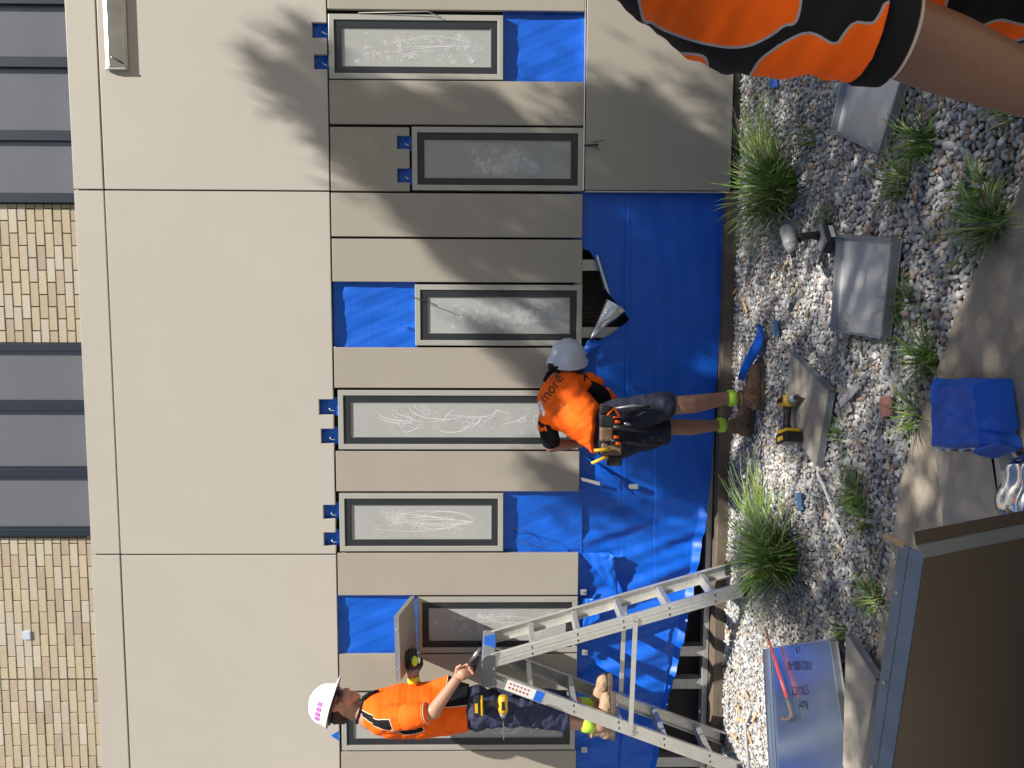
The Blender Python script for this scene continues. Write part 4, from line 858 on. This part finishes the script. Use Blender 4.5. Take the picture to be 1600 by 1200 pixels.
def twotone(nm, base, other, pipe, w, fold=(9, .35)):
    """cloth whose second colour and piping follow the mesh attribute 'panel'"""
    m = mat(nm, base, .78, 0, None, (fold[0], fold[1]), dist=.014, spec=.2); n = m.node_tree.nodes; l = m.node_tree.links
    a = n.new('ShaderNodeAttribute'); a.attribute_name = 'panel'
    g = n.new('ShaderNodeMath'); g.operation = 'GREATER_THAN'; g.inputs[1].default_value = 0; l.new(a.outputs['Fac'], g.inputs[0])
    x = n.new('ShaderNodeMix'); x.data_type = 'RGBA'; x.inputs[6].default_value = (*base, 1); x.inputs[7].default_value = (*other, 1); l.new(g.outputs[0], x.inputs[0])
    ab = n.new('ShaderNodeMath'); ab.operation = 'ABSOLUTE'; l.new(a.outputs['Fac'], ab.inputs[0]); lt_ = n.new('ShaderNodeMath'); lt_.operation = 'LESS_THAN'; lt_.inputs[1].default_value = w; l.new(ab.outputs[0], lt_.inputs[0])
    y = n.new('ShaderNodeMix'); y.data_type = 'RGBA'; y.inputs[7].default_value = (*pipe, 1); l.new(x.outputs[2], y.inputs[6]); l.new(lt_.outputs[0], y.inputs[0])
    t = n.new('ShaderNodeTexNoise'); t.inputs['Scale'].default_value = 6; tc = n.new('ShaderNodeTexCoord'); l.new(tc.outputs['Object'], t.inputs['Vector'])
    mr = n.new('ShaderNodeMapRange'); mr.inputs[3].default_value = .9; mr.inputs[4].default_value = 1.08; l.new(t.outputs['Fac'], mr.inputs[0]); v = n.new('ShaderNodeVectorMath'); v.operation = 'SCALE'
    l.new(y.outputs[2], v.inputs[0]); l.new(mr.outputs[0], v.inputs['Scale']); l.new(v.outputs[0], n['Principled BSDF'].inputs['Base Color']); return m
ORA, BLK, PIP = (.97, .135, .006), (.009, .009, .012), (.36, .34, .36)
def addhand(b, wrist, d, side, size=1.0, curl=.6):
    """palm and five fingers; d = pointing direction, side = towards the thumb, fingers curl towards d x side"""
    wrist, d, side = Vector(wrist), Vector(d).normalized(), Vector(side); side = (side-d*side.dot(d)).normalized(); pn = d.cross(side); s = size
    b.cap(wrist, wrist+d*.035*s, .024*s, .03*s, 12, (pn, .62))
    b.ell(wrist+d*.052*s, (.040*s, .040*s, .040*s)); 
    for i, (o, L) in enumerate(((.030, .072), (.010, .080), (-.010, .075), (-.029, .060))):
        p = wrist+d*.075*s+side*o*s; q = p; a = 0
        for j, f in enumerate((.45, .32, .23)):
            a += curl*(.7 if j == 0 else 1.0); v = d*math.cos(a)+pn*math.sin(a); q2 = q+v*L*f*s; b.cap(q, q2, (.0098-.0009*j)*s, (.0092-.001*j)*s, 8); q = q2
    p = wrist+d*.022*s+side*.028*s; v = (d*.62+side*.62+pn*.35).normalized(); q = p+v*.04*s; b.cap(p, q, .0135*s, .011*s, 9); b.cap(q, q+(d*.85+pn*.6).normalized()*.032*s, .0108*s, .009*s, 9)
def hardhat(parent, o, up, front, m, s=1.0, peak=.05, nm='hard_hat'):
    mt = orient(o, front, up) @ Matrix.Scale(s, 4)
    b = MB(); b.m = mt; n = 40; prof = [(.152, -.002, 1), (.150, .004, 1), (.128, .008, .15), (.124, .03, 0), (.117, .065, 0), (.098, .10, 0), (.066, .128, 0), (.03, .142, 0), (.004, .145, 0)]
    vs = []
    for r, z, bk in prof:
        for j in range(n):
            t = 2*math.pi*j/n; c, sn = math.cos(t), math.sin(t); rr = r
            if bk >= .99: rr = .137+peak*max(0, c)**2.5
            x, y = rr*c*1.08, rr*sn*.93; zz = z-(.012*max(0, c)**2 if bk >= .99 else 0)
            rib = .006*sum(math.exp(-((y-yo)/.010)**2) for yo in (-.034, 0, .034))*(1 if bk == 0 and z > .03 else 0)
            vs.append((x, y, zz+rib))
    b.add(vs, [(i*n+j, i*n+(j+1) % n, (i+1)*n+(j+1) % n, (i+1)*n+j) for i in range(len(prof)-1) for j in range(n)]+[tuple(range((len(prof)-1)*n, len(prof)*n))])
    h = b.build(nm, m, parent, smooth=True, solid=.004)
    b = MB(); b.m = mt; b.tube([(.112*math.cos(t)*1.08, .112*math.sin(t)*.93, -.012) for t in [i*2*math.pi/24 for i in range(25)]], .006, 6); b.build('headband', 'blackp', h, smooth=True)
    return h, mt
def boot(parent, o, toe, m, s=1.0, high=.13):
    """work boot: o on the ground under the ankle, toe = direction"""
    mt = orient(o, toe, (0, 0, 1)) @ Matrix.Scale(s, 4)
    b = MB(); b.m = mt; n = 22
    out = [(-.075, .0), (-.068, .026), (-.04, .036), (.0, .035), (.05, .036), (.10, .046), (.15, .046), (.185, .034), (.203, .0)]
    ring = out+[(x, -y) for x, y in out[-2:0:-1]]
    b.prism([(x, y, .0) for x, y in ring], (0, 0, .026)); so_ = b.build('sole', 'sole', parent, bevel=.004)
    b = MB(); b.m = mt
    b.ell((.135, 0, .05), (.064, .043, .038)); b.ell((.06, 0, .055), (.08, .036, .05)); b.ell((-.03, 0, .05), (.043, .035, .048)); b.ell((.02, 0, .085), (.06, .034, .045), rot=Matrix.Rotation(R(25), 3, 'Y'))
    b.cap((-.012, 0, .06), (-.008, 0, high), .043, .046)
    b.cap((.10, 0, .045), (.02, 0, .10), .036, .036)
    bo, _ = remesh(b, 'boot', m, parent, .006*s, 3, lambda p: .0025*noise2(p[0]*60, p[2]*70+p[1]*40, 2))
    so_.parent = bo; so_.location = Vector(so_.location)
    for k in range(5):
        x, z = .085-.022*k, .088+.0125*k; b = MB(); b.m = mt; b.tube([(x-.006, -.028, z-.012), (x, -.012, z+.004), (x, .012, z+.006), (x-.006, .028, z-.01)], .003, 6); b.build('lace', 'sole', bo, smooth=True)
    b = MB(); b.m = mt; b.tube([(-.008+.047*math.cos(t), .042*math.sin(t), high+.004) for t in [i*2*math.pi/20 for i in range(21)]], .008, 8); b.build('collar', m, bo, smooth=True)
    return bo
def sock(parent, a, b_, r, m='lime'):
    return MB().tube([a, a*.5+b_*.5, b_], [r, r*1.05, r], 16).build('sock', m, parent, smooth=True)
fold_a = lambda p: .0045*noise2(p[0]*16+p[2]*9, p[2]*13-p[0]*5, 1)+.003*noise2(p[0]*33+p[1]*20, p[2]*28, 4)
# ------------------------------------------------------------------ worker bending by the wall
w1 = thing('person', 'worker in grey hard hat and orange shirt bending over beside the wall', 'person', (-.53, -.56, 0), 'workers in orange shirts')
A = lambda x, y, Y: W(x, y, Y)
b = MB()
b.ell(A(884, 568, -.36), (.085, .09, .09)); b.cap(A(880, 576, -.37), A(872, 588, -.41), .05, .045)
# legs
b.cap(A(962, 655, -.62), A(1052, 634, -.66), .085, .056); b.cap(A(1052, 634, -.66), A(1085, 631, -.67), .055, .056); b.cap(A(1085, 631, -.67), A(1142, 621, -.665), .055, .036); b.cap(A(1142, 621, -.665), A(1175, 622, -.665), .036, .034)
b.cap(A(962, 690, -.58), A(1048, 667, -.52), .085, .05); b.cap(A(1048, 667, -.52), A(1078, 668, -.51), .049, .05); b.cap(A(1078, 668, -.51), A(1124, 664, -.475), .05, .033); b.cap(A(1124, 664, -.475), A(1160, 664, -.47), .033, .032)
b.ell(A(950, 672, -.58), (.15, .11, .12)); b.cap(A(930, 668, -.56), A(884, 622, -.47), .09, .07)
# left arm: elbow out to the side, forearm back to the belt
b.cap(A(853, 655, -.50), A(861, 694, -.50), .05, .043); b.cap(A(861, 697, -.50), A(899, 694, -.42), .040, .028)
addhand(b, A(899, 694, -.42), A(915, 685, -.30)-A(899, 694, -.42), (0, 0, 1), 1, .5)
b.cap(A(905, 602, -.41), A(944, 622, -.38), .045, .043); b.cap(A(944, 622, -.38), A(925, 612, -.16), .040, .028)
addhand(b, A(925, 612, -.16), (.1, .9, .25), (1, 0, 0), 1, .6)
remesh(b, 'body', 'skintan', w1, .0075, 4)
b = MB(); secs = []
for (lx_, ly, lY), (rx_, ry, rY), th in (((931, 709, -.57), (936, 634, -.61), .135), ((918, 700, -.57), (931, 628, -.59), .14), ((900, 690, -.56), (923, 618, -.56), .14), ((878, 677, -.545), (914, 607, -.50), .135), ((858, 664, -.52), (910, 594, -.44), .125), ((843, 644, -.49), (899, 580, -.39), .11), ((838, 620, -.46), (885, 574, -.37), .085), ((852, 598, -.43), (874, 575, -.38), .055)):
    l_, r_ = A(lx_, ly, lY), A(rx_, ry, rY); secs.append(((l_+r_)/2, (r_-l_)/2, th))
ss = []
for i, (c, e, th) in enumerate(secs):
    d = secs[min(i+1, len(secs)-1)][0]-secs[max(i-1, 0)][0]; nv = np.cross(e, d); nv /= np.linalg.norm(nv); ss.append((c, e, nv*th))
loft(b, ss)
b.cap(A(858, 655, -.50), A(856, 668, -.505), .07, .064); b.cap(A(898, 600, -.43), A(909, 600, -.42), .066, .064)
shirt1, co1 = remesh(b, 'shirt', 'orange', w1, .009, 7, lambda p: .006*noise2(p[0]*11-p[2]*14, p[2]*9+p[0]*8, 1)+.003*noise2(p[0]*30+p[2]*12, p[2]*24, 4))
for pts in ((A(855, 664, -.505), A(861, 688, -.505), .062, .058), (A(908, 599, -.415), A(943, 620, -.385), .062, .056)):
    b = MB(); b.cap(*pts); remesh(b, 'sleeve', 'black', shirt1, .008, 3, fold_a)
for pts in ((A(921, 592, -.40), A(936, 598, -.385), .045, .035), (A(947, 612, -.39), A(955, 622, -.385), .03, .034)):
    b = MB(); b.cap(*pts); remesh(b, 'sleeve_stripe', 'orange', shirt1, .007, 3, fold_a)
b = MB(); b.tube([A(850, 596, -.47), A(857, 584, -.475), A(866, 577, -.47), A(878, 573, -.45), A(888, 573, -.42)], [.010, .015, .016, .015, .010], 8); b.build('collar', 'black', shirt1, smooth=True)
# lettering on the back
bv = BVHTree.FromPolygons([Vector(c) for c in co1], [tuple(p.vertices) for p in shirt1.data.polygons])
def cloth_text(s, size, p0, p1, parent, m='print', nm='lettering'):
    o = text(s, size, m, nm, parent, p0, p1-p0, np.cross((0, -1, 0), p1-p0)*1.0); base = Vector(ploc(o)); me = o.data
    bm = bmesh.new(); bm.from_mesh(me); bmesh.ops.subdivide_edges(bm, edges=[e for e in bm.edges if e.calc_length() > .008], cuts=2); bm.to_mesh(me); bm.free()
    for v in me.vertices:
        h = bv.ray_cast(v.co+base+Vector((0, -.5, 0)), Vector((0, 1, 0)))
        if h[0]: v.co = h[0]+Vector((0, -.0022, 0))-base
cloth_text('more', .085, A(853, 632, -.6), A(872, 607, -.6), shirt1)
cloth_text('.com.au', .036, A(866, 650, -.6), A(882, 632, -.6), shirt1)
lg = [A(842, 632, -.6), A(846, 628, -.6), A(853, 648, -.6), A(849, 652, -.6)]
bq_ = MB(); bq_.sheet(lambda u, v: tuple((1-u)*((1-v)*lg[0]+v*lg[3])+u*((1-v)*lg[1]+v*lg[2])), 4, 12); lo = bq_.build('logo_patch', 'hatgrey', shirt1, smooth=True)
bb0 = Vector(ploc(lo))
for v in lo.data.vertices:
    h = bv.ray_cast(v.co+bb0+Vector((0, -.5, 0)), Vector((0, 1, 0)))
    if h[0]: v.co = h[0]+Vector((0, -.0025, 0))-bb0
# shorts
b = MB(); b.ell(A(950, 672, -.585), (.165, .135, .12))
b.cap(A(962, 652, -.62), A(1040, 634, -.655), .11, .088); b.cap(A(962, 690, -.585), A(1036, 673, -.54), .108, .088)
sh1, _ = remesh(b, 'shorts', 'navydark', w1, .009, 5, lambda p: .006*noise2(p[0]*14, p[2]*22+p[0]*6, 6)+.003*noise2(p[0]*30, p[2]*36, 2))
# flatten the hems so that they end cleanly
zh = A(1050, 640, -.62)[2]; b0 = ploc(sh1)
for v in sh1.data.vertices:
    if v.co.z+b0[2] < zh: v.co.z = zh-b0[2]
rb = (A(1190, 622, -.665), A(1172, 664, -.47))
boot(w1, (rb[0][0], -.655, .008), (.96, .12, 0), 'leather', 1.03, .135); boot(w1, (rb[1][0], -.47, .008), (.97, -.1, 0), 'leather', 1.0, .135)
sock(w1, A(1137, 622, -.665), A(1149, 622, -.665), .047); sock(w1, A(1121, 664, -.475), A(1132, 664, -.472), .044)
hardhat(w1, A(886, 566, -.35), (.93, .28, -.20), (.25, .9, -.3), 'hatgrey', 1.0)
b = MB()
for k in range(60):
    a = RNG.uniform(0, 6.28); c = A(884, 569, -.36)+np.array([RNG.uniform(-.055, .0), .088*math.cos(a), .088*math.sin(a)]); b.ell(c, (.018, .02, .02), 8, 6)
for k in range(26):
    c = A(872+RNG.uniform(-13, 22), 573+RNG.uniform(-3, 8), -.44+RNG.uniform(-.02, .05)); b.ell(c, (.017, .017, .02), 8, 6)
remesh(b, 'hair', 'hair', w1, .006, 1, lambda p: .005*noise2(p[0]*90, p[2]*90+p[1]*70, 3))
# tool belt with its tools
tbq = thing_b = None
bt_ = MB(); loft(bt_, [(A(937, 671, -.58), A(939, 632, -.6)*.5-A(935, 711, -.58)*.5, (0, .135, .02)), (A(948, 671, -.585), A(950, 632, -.6)*.5-A(946, 711, -.58)*.5, (0, .14, .02))])
belt = bt_.build('tool_belt', 'leather', w1, smooth=True)
def pouch(x0, x1, y0, y1, Y, m, nm, dep=.05):
    a, c = A(x0, y0, Y), A(x1, y1, Y); return MB().box((a[0], Y, a[2]), (c[0], Y+dep, c[2])).build(nm, m, belt, bevel=.012, seg=3)
pouch(938, 962, 648, 668, -.755, 'blackp', 'pouch'); pouch(938, 958, 668, 690, -.755, 'leather', 'pouch'); pouch(940, 972, 692, 712, -.70, 'leather', 'pouch'); pouch(948, 972, 712, 729, -.66, 'blackp', 'phone_case', .03)
pouch(938, 955, 634, 647, -.74, 'blackp', 'pouch')
def tool(p, r, m, nm): return MB().tube([A(*q) for q in p], r, 8).build(nm, m, belt, smooth=True)
tool([(928, 704, -.72), (953, 702, -.72)], [.010, .011], 'yellow', 'chisel_handle'); tool([(924, 724, -.68), (950, 713, -.68)], [.009, .011], 'yellow', 'chisel_handle')
tool([(957, 648, -.77), (976, 644, -.77), (1016, 635, -.77)], [.008, .008, .007], 'blackp', 'pliers'); tool([(962, 638, -.76), (990, 634, -.76), (1014, 636, -.76)], [.008, .008, .006], 'edge', 'hammer_shaft')
tool([(958, 668, -.77), (974, 668, -.77), (990, 672, -.77), (1015, 674, -.77)], [.018, .016, .012, .007], 'blackp', 'snips'); tool([(968, 690, -.76), (1000, 694, -.75), (1034, 694, -.74)], [.010, .011, .010], 'cable', 'hammer_handle')
tool([(955, 688, -.775), (968, 690, -.775)], .012, 'blackp', 'tool_loop')
for q in (((949, 649, -.785), (960, 637, -.785), (967, 648, -.785)), ((960, 637, -.785), (968, 652, -.785), (958, 652, -.785))): tool(q, .006, 'orange', 'clamp')
for x, y in ((964, 659), (962, 683), (965, 693)): tool([(x-3, y, -.785), (x+5, y, -.785)], .009, 'orange', 'screwdriver')
tool([(975, 662, -.79), (985, 663, -.79)], .010, 'metal', 'tape_measure')
# ------------------------------------------------------------------ worker on the ladder
w2 = thing('person', 'worker in white hard hat and sunglasses standing on the ladder in an orange shirt', 'person', (-2.52, -.34, .815), 'workers in orange shirts')
B2 = lambda x, y, d=0.0: W(x, y, -.42+d)
b = MB()
b.ell(B2(524, 1103), (.098, .077, .085)); b.ell(B2(540, 1094), (.068, .062, .062)); b.ell(B2(553, 1088), (.034, .040, .03)); b.ell(B2(560, 1089), (.018, .022, .015))   # cranium, face, jaw, chin
b.cap(B2(534, 1078.5), B2(543, 1077), .008, .012, 8); b.ell(B2(544.5, 1078.5), (.012, .016, .010)); b.ell(B2(552, 1082), (.009, .02, .006)); b.ell(B2(555.5, 1083), (.009, .02, .006)); b.ell(B2(530, 1080), (.014, .05, .012))
for s in (-1, 1): 
    b.ell(B2(529, 1101, s*.078), (.020, .011, .030), rot=Matrix.Rotation(R(-12), 3, 'Y')); b.ell(B2(535, 1100, s*.076), (.012, .012, .012))
b.cap(B2(545, 1108), B2(575, 1117), .056, .064)
b.cap(B2(580, 1114), B2(735, 1107), .10, .11)
b.cap(B2(600, 1126, -.15), B2(678, 1112, -.21), .055, .044); b.cap(B2(678, 1110, -.21), B2(713, 1062, -.15), .043, .030)
addhand(b, B2(713, 1062, -.15), B2(735, 1042, -.12)-B2(713, 1062, -.15), (.55, 0, .8), 1.02, .75)
b.cap(B2(600, 1105, .15), B2(655, 1100, .12), .05, .044); b.cap(B2(655, 1100, .12), B2(646, 1062, .08), .042, .03)
for (hx, hy, hd_), (kx, ky, kd), (ax, ay, ad) in (((745, 1110, -.085), (818, 1112, -.09), (915, 1134, -.04)), ((745, 1105, .085), (820, 1090, .10), (915, 1100, .15))):
    b.cap(B2(hx, hy, hd_), B2(kx, ky, kd), .085, .058); b.cap(B2(kx, ky, kd), B2(ax, ay, ad), .056, .036); b.cap(B2(ax, ay, ad), B2(ax+22, ay+1, ad), .036, .036)
remesh(b, 'body', 'skin', w2, .0055, 3)
# gloved left hand steadying the cover panel
b = MB(); addhand(b, B2(646, 1054, .08), (.9, .05, .12), (.1, 0, -.9), 1.1, .25); remesh(b, 'glove', 'blackp', w2, .0055, 2)
MB().tube([B2(646, 1055, .08), B2(645, 1043, .08)], [.038, .042], 14).build('glove_cuff', 'greyp', w2, smooth=True)
MB().tube([B2(646.5, 1066, .08), B2(646, 1056, .08)], [.040, .038], 14).build('glove_band', mat('fluoro_yellow', (.75, .72, .03), .6), w2, smooth=True)
MB().ell(B2(648, 1033, .03), (.035, .012, .02)).build('glove_patch', 'lime', w2, smooth=True)
b = MB()
ez = np.array([0, 0, 1])
loft(b, [(B2(x, (f+k)/2), (W(x, f, -.42)-W(x, k, -.42))/2, (0, hy, 0)) for x, f, k, hy in ((566, 1094, 1126, .075), (578, 1087, 1134, .12), (592, 1082, 1141, .175), (612, 1077, 1146, .20), (640, 1073, 1147, .20), (670, 1071, 1146, .195), (700, 1070, 1142, .185), (733, 1073, 1138, .165))])
b.cap(B2(602, 1124, -.15), B2(656, 1117, -.20), .082, .074); b.cap(B2(602, 1104, .15), B2(652, 1090, .13), .08, .06); b.cap(B2(652, 1092, .13), B2(649, 1074, .09), .058, .048)
b.cap(B2(650, 1088, .05), B2(700, 1064, .0), .06, .035)
sh2, co2 = remesh(b, 'shirt', None, w2, .008, 5, lambda p: .0055*noise2(p[0]*15+p[2]*12, p[2]*8-p[0]*10, 1)+.003*noise2(p[0]*34, p[2]*30, 4))
pz = lambda pts: [tuple(W(x, y, -.58)[[0, 2]]) for x, y in pts]
polys = [pz([(558, 1122), (580, 1120), (611, 1114), (616, 1128), (613, 1133), (596, 1129.5), (558, 1130)]), pz([(612, 1131), (622, 1133), (640, 1132), (660, 1130), (664, 1137), (648, 1144), (632, 1145), (620, 1138)]), pz([(692, 1106), (697, 1075), (706, 1066), (745, 1060), (745, 1106)])]
setmask(sh2, 'panel', np.max([polydist(co2[:, [0, 2]], p) for p in polys], axis=0))
sh2.data.materials.append(twotone('orange_shirt_black_panels', ORA, BLK, (.8, .72, .6), .0016))
cutz = W(732, 1105, -.42)[2]-ploc(sh2)[2]
for v in sh2.data.vertices:
    if v.co.z < cutz: v.co.z = cutz
sl0, sl1 = B2(630, 1121, -.185), B2(667, 1114, -.212); sla = (sl1-sl0)/np.linalg.norm(sl1-sl0)
MB().tube([sl0, sl0*.6+sl1*.4, sl0*.3+sl1*.7, sl1, sl1+sla*.004], [.074, .079, .072, .063, .054], 26).build('sleeve', 'orange', sh2, smooth=True)
MB().tube([sl1-sla*.005, sl1-sla*.001, sl1+sla*.001], [.0645, .0655, .063], 26).build('cuff', 'piping', sh2, smooth=True)
MB().tube([sl1-sla*.018, sl1-sla*.006], [.0670, .0650], 26).build('cuff_band', 'orange', sh2, smooth=True)
MB().tube([B2(564, 1110)+np.array([.072*math.cos(t), .066*math.sin(t), -.022*math.cos(t)+.0]) for t in [i*2*math.pi/26 for i in range(27)]], .013, 8, flat=((1, 0, 0), .8)).build('collar', 'black', sh2, smooth=True)
MB().tube([B2(567, 1092, -.02), B2(578, 1083, -.01), B2(592, 1079, 0)], [.014, .012, .008], 8).build('placket', 'black', sh2, smooth=True)
# trousers
b = MB(); b.ell(B2(745, 1106), (.135, .165, .11))
b.cap(B2(748, 1110, -.085), B2(820, 1114, -.09), .105, .083); b.cap(B2(820, 1114, -.09), B2(880, 1126, -.06), .083, .066); b.cap(B2(748, 1104, .085), B2(820, 1092, .10), .105, .083); b.cap(B2(820, 1092, .10), B2(884, 1096, .14), .083, .066)
tr2, _ = remesh(b, 'trousers', 'navy', w2, .008, 4, lambda p: .007*noise2(p[0]*12, p[2]*24+p[0]*9, 6)+.004*noise2(p[0]*30, p[2]*40, 2))
zh = W(890, 1124, -.5)[2]-ploc(tr2)[2]
for v in tr2.data.vertices:
    if v.co.z < zh: v.co.z = zh
sock(w2, B2(907, 1133, -.04), B2(928, 1135, -.04), .041); sock(w2, B2(900, 1099, .15), B2(926, 1101, .15), .041)
fz = .8205
boot(w2, (B2(940, 1137, -.02)[0], -.425, fz), (1, .05, 0), 'sand', 1.14, .13); boot(w2, (B2(945, 1105, .15)[0], -.255, fz), (1, -.08, 0), 'sand', 1.18, .135)
h2, hm = hardhat(w2, B2(519, 1102), (-.20, 0, .98), (.98, 0, -.22), 'hatwhite', .98, .045)
def hat_print(s, size, pos, xd, yd):
    o = text(s, size, 'pink', 'hat_logo', h2, pos, xd, yd); o.data.materials[0] = M['pink']; return o
lb = MB(); 
for k, (u0, u1) in enumerate(((0, .22), (.27, .48), (.53, .74), (.79, 1))):
    f = lambda u, v: None
    vs = []
    for u in np.linspace(u0, u1, 5):
        for v in (0, 1):
            th = R(-118+56*u); z = .055+.028*v; r = .1225-.26*max(0, z-.05); p = hm @ Vector((r*math.cos(th)*1.08*1.03, r*math.sin(th)*.93*1.03, z)); vs.append(tuple(p))
    lb.add(vs, [(2*i, 2*i+2, 2*i+3, 2*i+1) for i in range(4)])
lb.build('hat_logo', 'pink', h2, smooth=True)
# hair under the hat, sunglasses
b = MB(); b.ell(B2(526, 1110), (.085, .083, .06)); b.ell(B2(535, 1120), (.04, .062, .05)); remesh(b, 'hair', 'hair', w2, .006, 2, lambda p: .003*noise2(p[0]*90, p[2]*90+p[1]*50, 3))
gl = MB(); gl.ell(B2(531.5, 1083.5, -.045), (.020, .030, .017)); gl.ell(B2(531.5, 1083.5, .045), (.020, .030, .017)); gls = gl.build('sunglasses', 'lens', w2, smooth=True)
MB().tube([B2(529, 1087, -.074), B2(528, 1096, -.083), B2(527, 1102, -.084)], .0045, 6).build('temple_arm', 'blackp', gls, smooth=True)
MB().tube([B2(529, 1087, .074), B2(528, 1096, .083), B2(527, 1102, .084)], .0045, 6).build('temple_arm', 'blackp', gls, smooth=True)
MB().tube([B2(529, 1079, -.02), B2(528.5, 1078, 0), B2(529, 1079, .02)], .005, 6).build('bridge', 'blackp', gls, smooth=True)
# pliers in his right hand and the driver hanging at his hip
pl = thing('pliers', 'black riveting pliers gripped in the hand of the worker on the ladder', 'pliers', B2(745, 1034, -.13))
MB().tube([B2(722, 1058, -.125), B2(736, 1042, -.125), B2(747, 1030, -.125)], [.009, .012, .014], 8).build('grip', 'blackp', pl, smooth=True)
MB().tube([B2(735, 1035, -.13), B2(744, 1022, -.13), B2(751, 1012, -.13)], [.016, .014, .006], 8).build('jaw', 'metal', pl, smooth=True)
MB().tube([B2(740, 1050, -.125), B2(745, 1036, -.125), B2(748, 1026, -.125)], [.007, .009, .010], 8).build('lower_grip', 'blackp', pl, smooth=True)
hd = B2(786, 1104, -.23); bt = B2(750, 1111, -.23); driver('yellow cordless driver hanging from the hip of the worker on the ladder', hd, (-1, 0, -.02), bt-hd, 'yellow', 'blackp', 'blackp', 'yellow', .13, .92)
MB().tube([B2(735, 1100, -.19), B2(742, 1104, -.21), B2(748, 1105, -.22)], .008, 8).build('belt_hook', 'blackp', w2, smooth=True)
# ------------------------------------------------------------------ worker standing close at the right edge
w3 = thing('person', 'worker standing close by with only an orange and black sleeve and bare forearm in view', 'person', (.62, -4.05, 0), 'workers in orange shirts')
D3 = lambda x, y, s=1.0: CAM+ray(x, y)*s
sh_, el_, wr_ = D3(1075, -5, 1.02), D3(1392, 52, 1.0), D3(1700, 172, .98)
b = MB(); hx, hy = W(1500, 50, -4.02)[0]+.20, -4.02
b.ell((hx, hy, 1.64), (.075, .095, .115)); b.ell((hx, hy+.03, 1.58), (.055, .07, .06)); b.ell((hx, hy+.10, 1.62), (.014, .02, .022)); b.ell((hx-.078, hy, 1.63), (.01, .02, .03)); b.ell((hx+.078, hy, 1.63), (.01, .02, .03))
b.cap((hx, hy-.01, 1.54), (hx, hy-.02, 1.42), .055, .062); b.cap((hx, hy-.02, 1.35), (hx, hy-.01, .98), .12, .12)
b.cap(sh_*.8+el_*.2, el_, .05, .050); b.cap(el_, el_*.72+wr_*.28, .050, .049); b.cap(el_*.72+wr_*.28, wr_, .049, .029)
addhand(b, wr_, (wr_-el_)+np.array([0, .08, 0]), (0, 1, 0), 1, .35)
b.cap((hx+.21, hy, 1.37), (hx+.27, hy+.02, 1.08), .055, .046); b.cap((hx+.27, hy+.02, 1.08), (hx+.26, hy+.14, .85), .044, .029); addhand(b, (hx+.26, hy+.14, .85), (0, .3, -.9), (0, 1, 0), 1, .35)
for s in (-1, 1): b.cap((hx+s*.09, hy, .90), (hx+s*.10, hy+.02, .48), .085, .057); b.cap((hx+s*.10, hy+.02, .48), (hx+s*.11, hy, .10), .056, .037)
remesh(b, 'body', 'skinshade', w3, .007, 4)
b = MB()
loft(b, [((hx, hy-.015, z), (rx_, 0, 0), (0, ry_, 0)) for z, rx_, ry_ in ((.80, .215, .15), (.95, .205, .15), (1.10, .205, .15), (1.25, .215, .145), (1.36, .20, .13), (1.42, .15, .10), (1.47, .075, .075))])
up3 = D3(1040, -60, 1.05)
b.cap(up3, D3(1160, 8, 1.01), .085, .088); b.cap(D3(1160, 8, 1.01), D3(1255, 25, 1.0), .087, .074); b.cap(D3(1255, 25, 1.0), D3(1345, 42, 1.0), .074, .066)
b.cap((hx+.20, hy, 1.37), (hx+.255, hy+.02, 1.12), .08, .07)
shirt3, co3 = remesh(b, 'shirt', None, w3, .008, 6, lambda p: .006*noise2(p[0]*12+p[2]*16, p[2]*12-p[0]*8, 1)+.003*noise2(p[0]*30+p[2]*30, p[2]*36, 4))
# pattern outlines of the panels sewn into this shirt
O = [[(960, -300), (998, 0), (1020, 36), (1060, 56), (1110, 70), (1150, 74), (1182, 67), (1222, 42), (1252, 0), (1262, -300)],
     [(1163, 160), (1180, 105), (1205, 80), (1245, 56), (1270, 52), (1300, 68), (1318, 71), (1300, 100), (1280, 160)],
     [(1276, 160), (1290, 105), (1330, 39), (1362, 37), (1376, 20), (1386, 4), (1420, 8), (1372, 160)],
     [(1020, 72), (1050, 82), (1102, 90), (1090, 130), (1010, 110)],
     [(1425, -60), (1425, 30), (1470, 18), (1480, 0), (1490, -60)], [(1529, 47), (1563, 31), (1600, 39), (1680, 42), (1680, 66), (1600, 60), (1561, 80), (1530, 80)]]
q3 = (co3-CAM); dz = q3@_f; pp3 = np.stack([800-(q3@_u)/dz*FPX, 600-(q3@_r)/dz*FPX], 1)
setmask(shirt3, 'panel', np.max([polydist(pp3, smooth_poly(p)) for p in O], axis=0)/1200)
shirt3.data.materials.append(twotone('black_shirt_orange_panels', BLK, ORA, PIP, .0017))
b = MB(); cA, cB = D3(1352, 46, 1.0), D3(1400, 54, 1.0); ax = (cB-cA)/np.linalg.norm(cB-cA)
b.tube([cA, cA+ax*.006, cB-ax*.004, cB], [.066, .069, .066, .060], 26); b.build('cuff', 'black', shirt3, smooth=True)
b = MB(); b.tube([cB+ax*.001, cB+ax*.006], [.0605, .0575], 26, cap=False); b.build('cuff_edge', 'piping', shirt3, smooth=True)
b = MB(); loft(b, [((hx, hy-.01, z), (r_, 0, 0), (0, r2, 0)) for z, r_, r2 in ((.98, .18, .13), (.90, .185, .135), (.82, .185, .13))])
for s in (-1, 1): b.cap((hx+s*.09, hy, .85), (hx+s*.10, hy+.01, .50), .10, .085); b.cap((hx+s*.10, hy+.01, .50), (hx+s*.11, hy, .16), .083, .068)
remesh(b, 'trousers', 'navy', w3, .01, 4, fold_a)
for s in (-1, 1): boot(w3, (hx+s*.11, hy, .021), (.1*s, 1, 0), 'leather')
hardhat(w3, (hx, hy, 1.69), (0, 0, 1), (0, 1, 0), 'hatwhite')
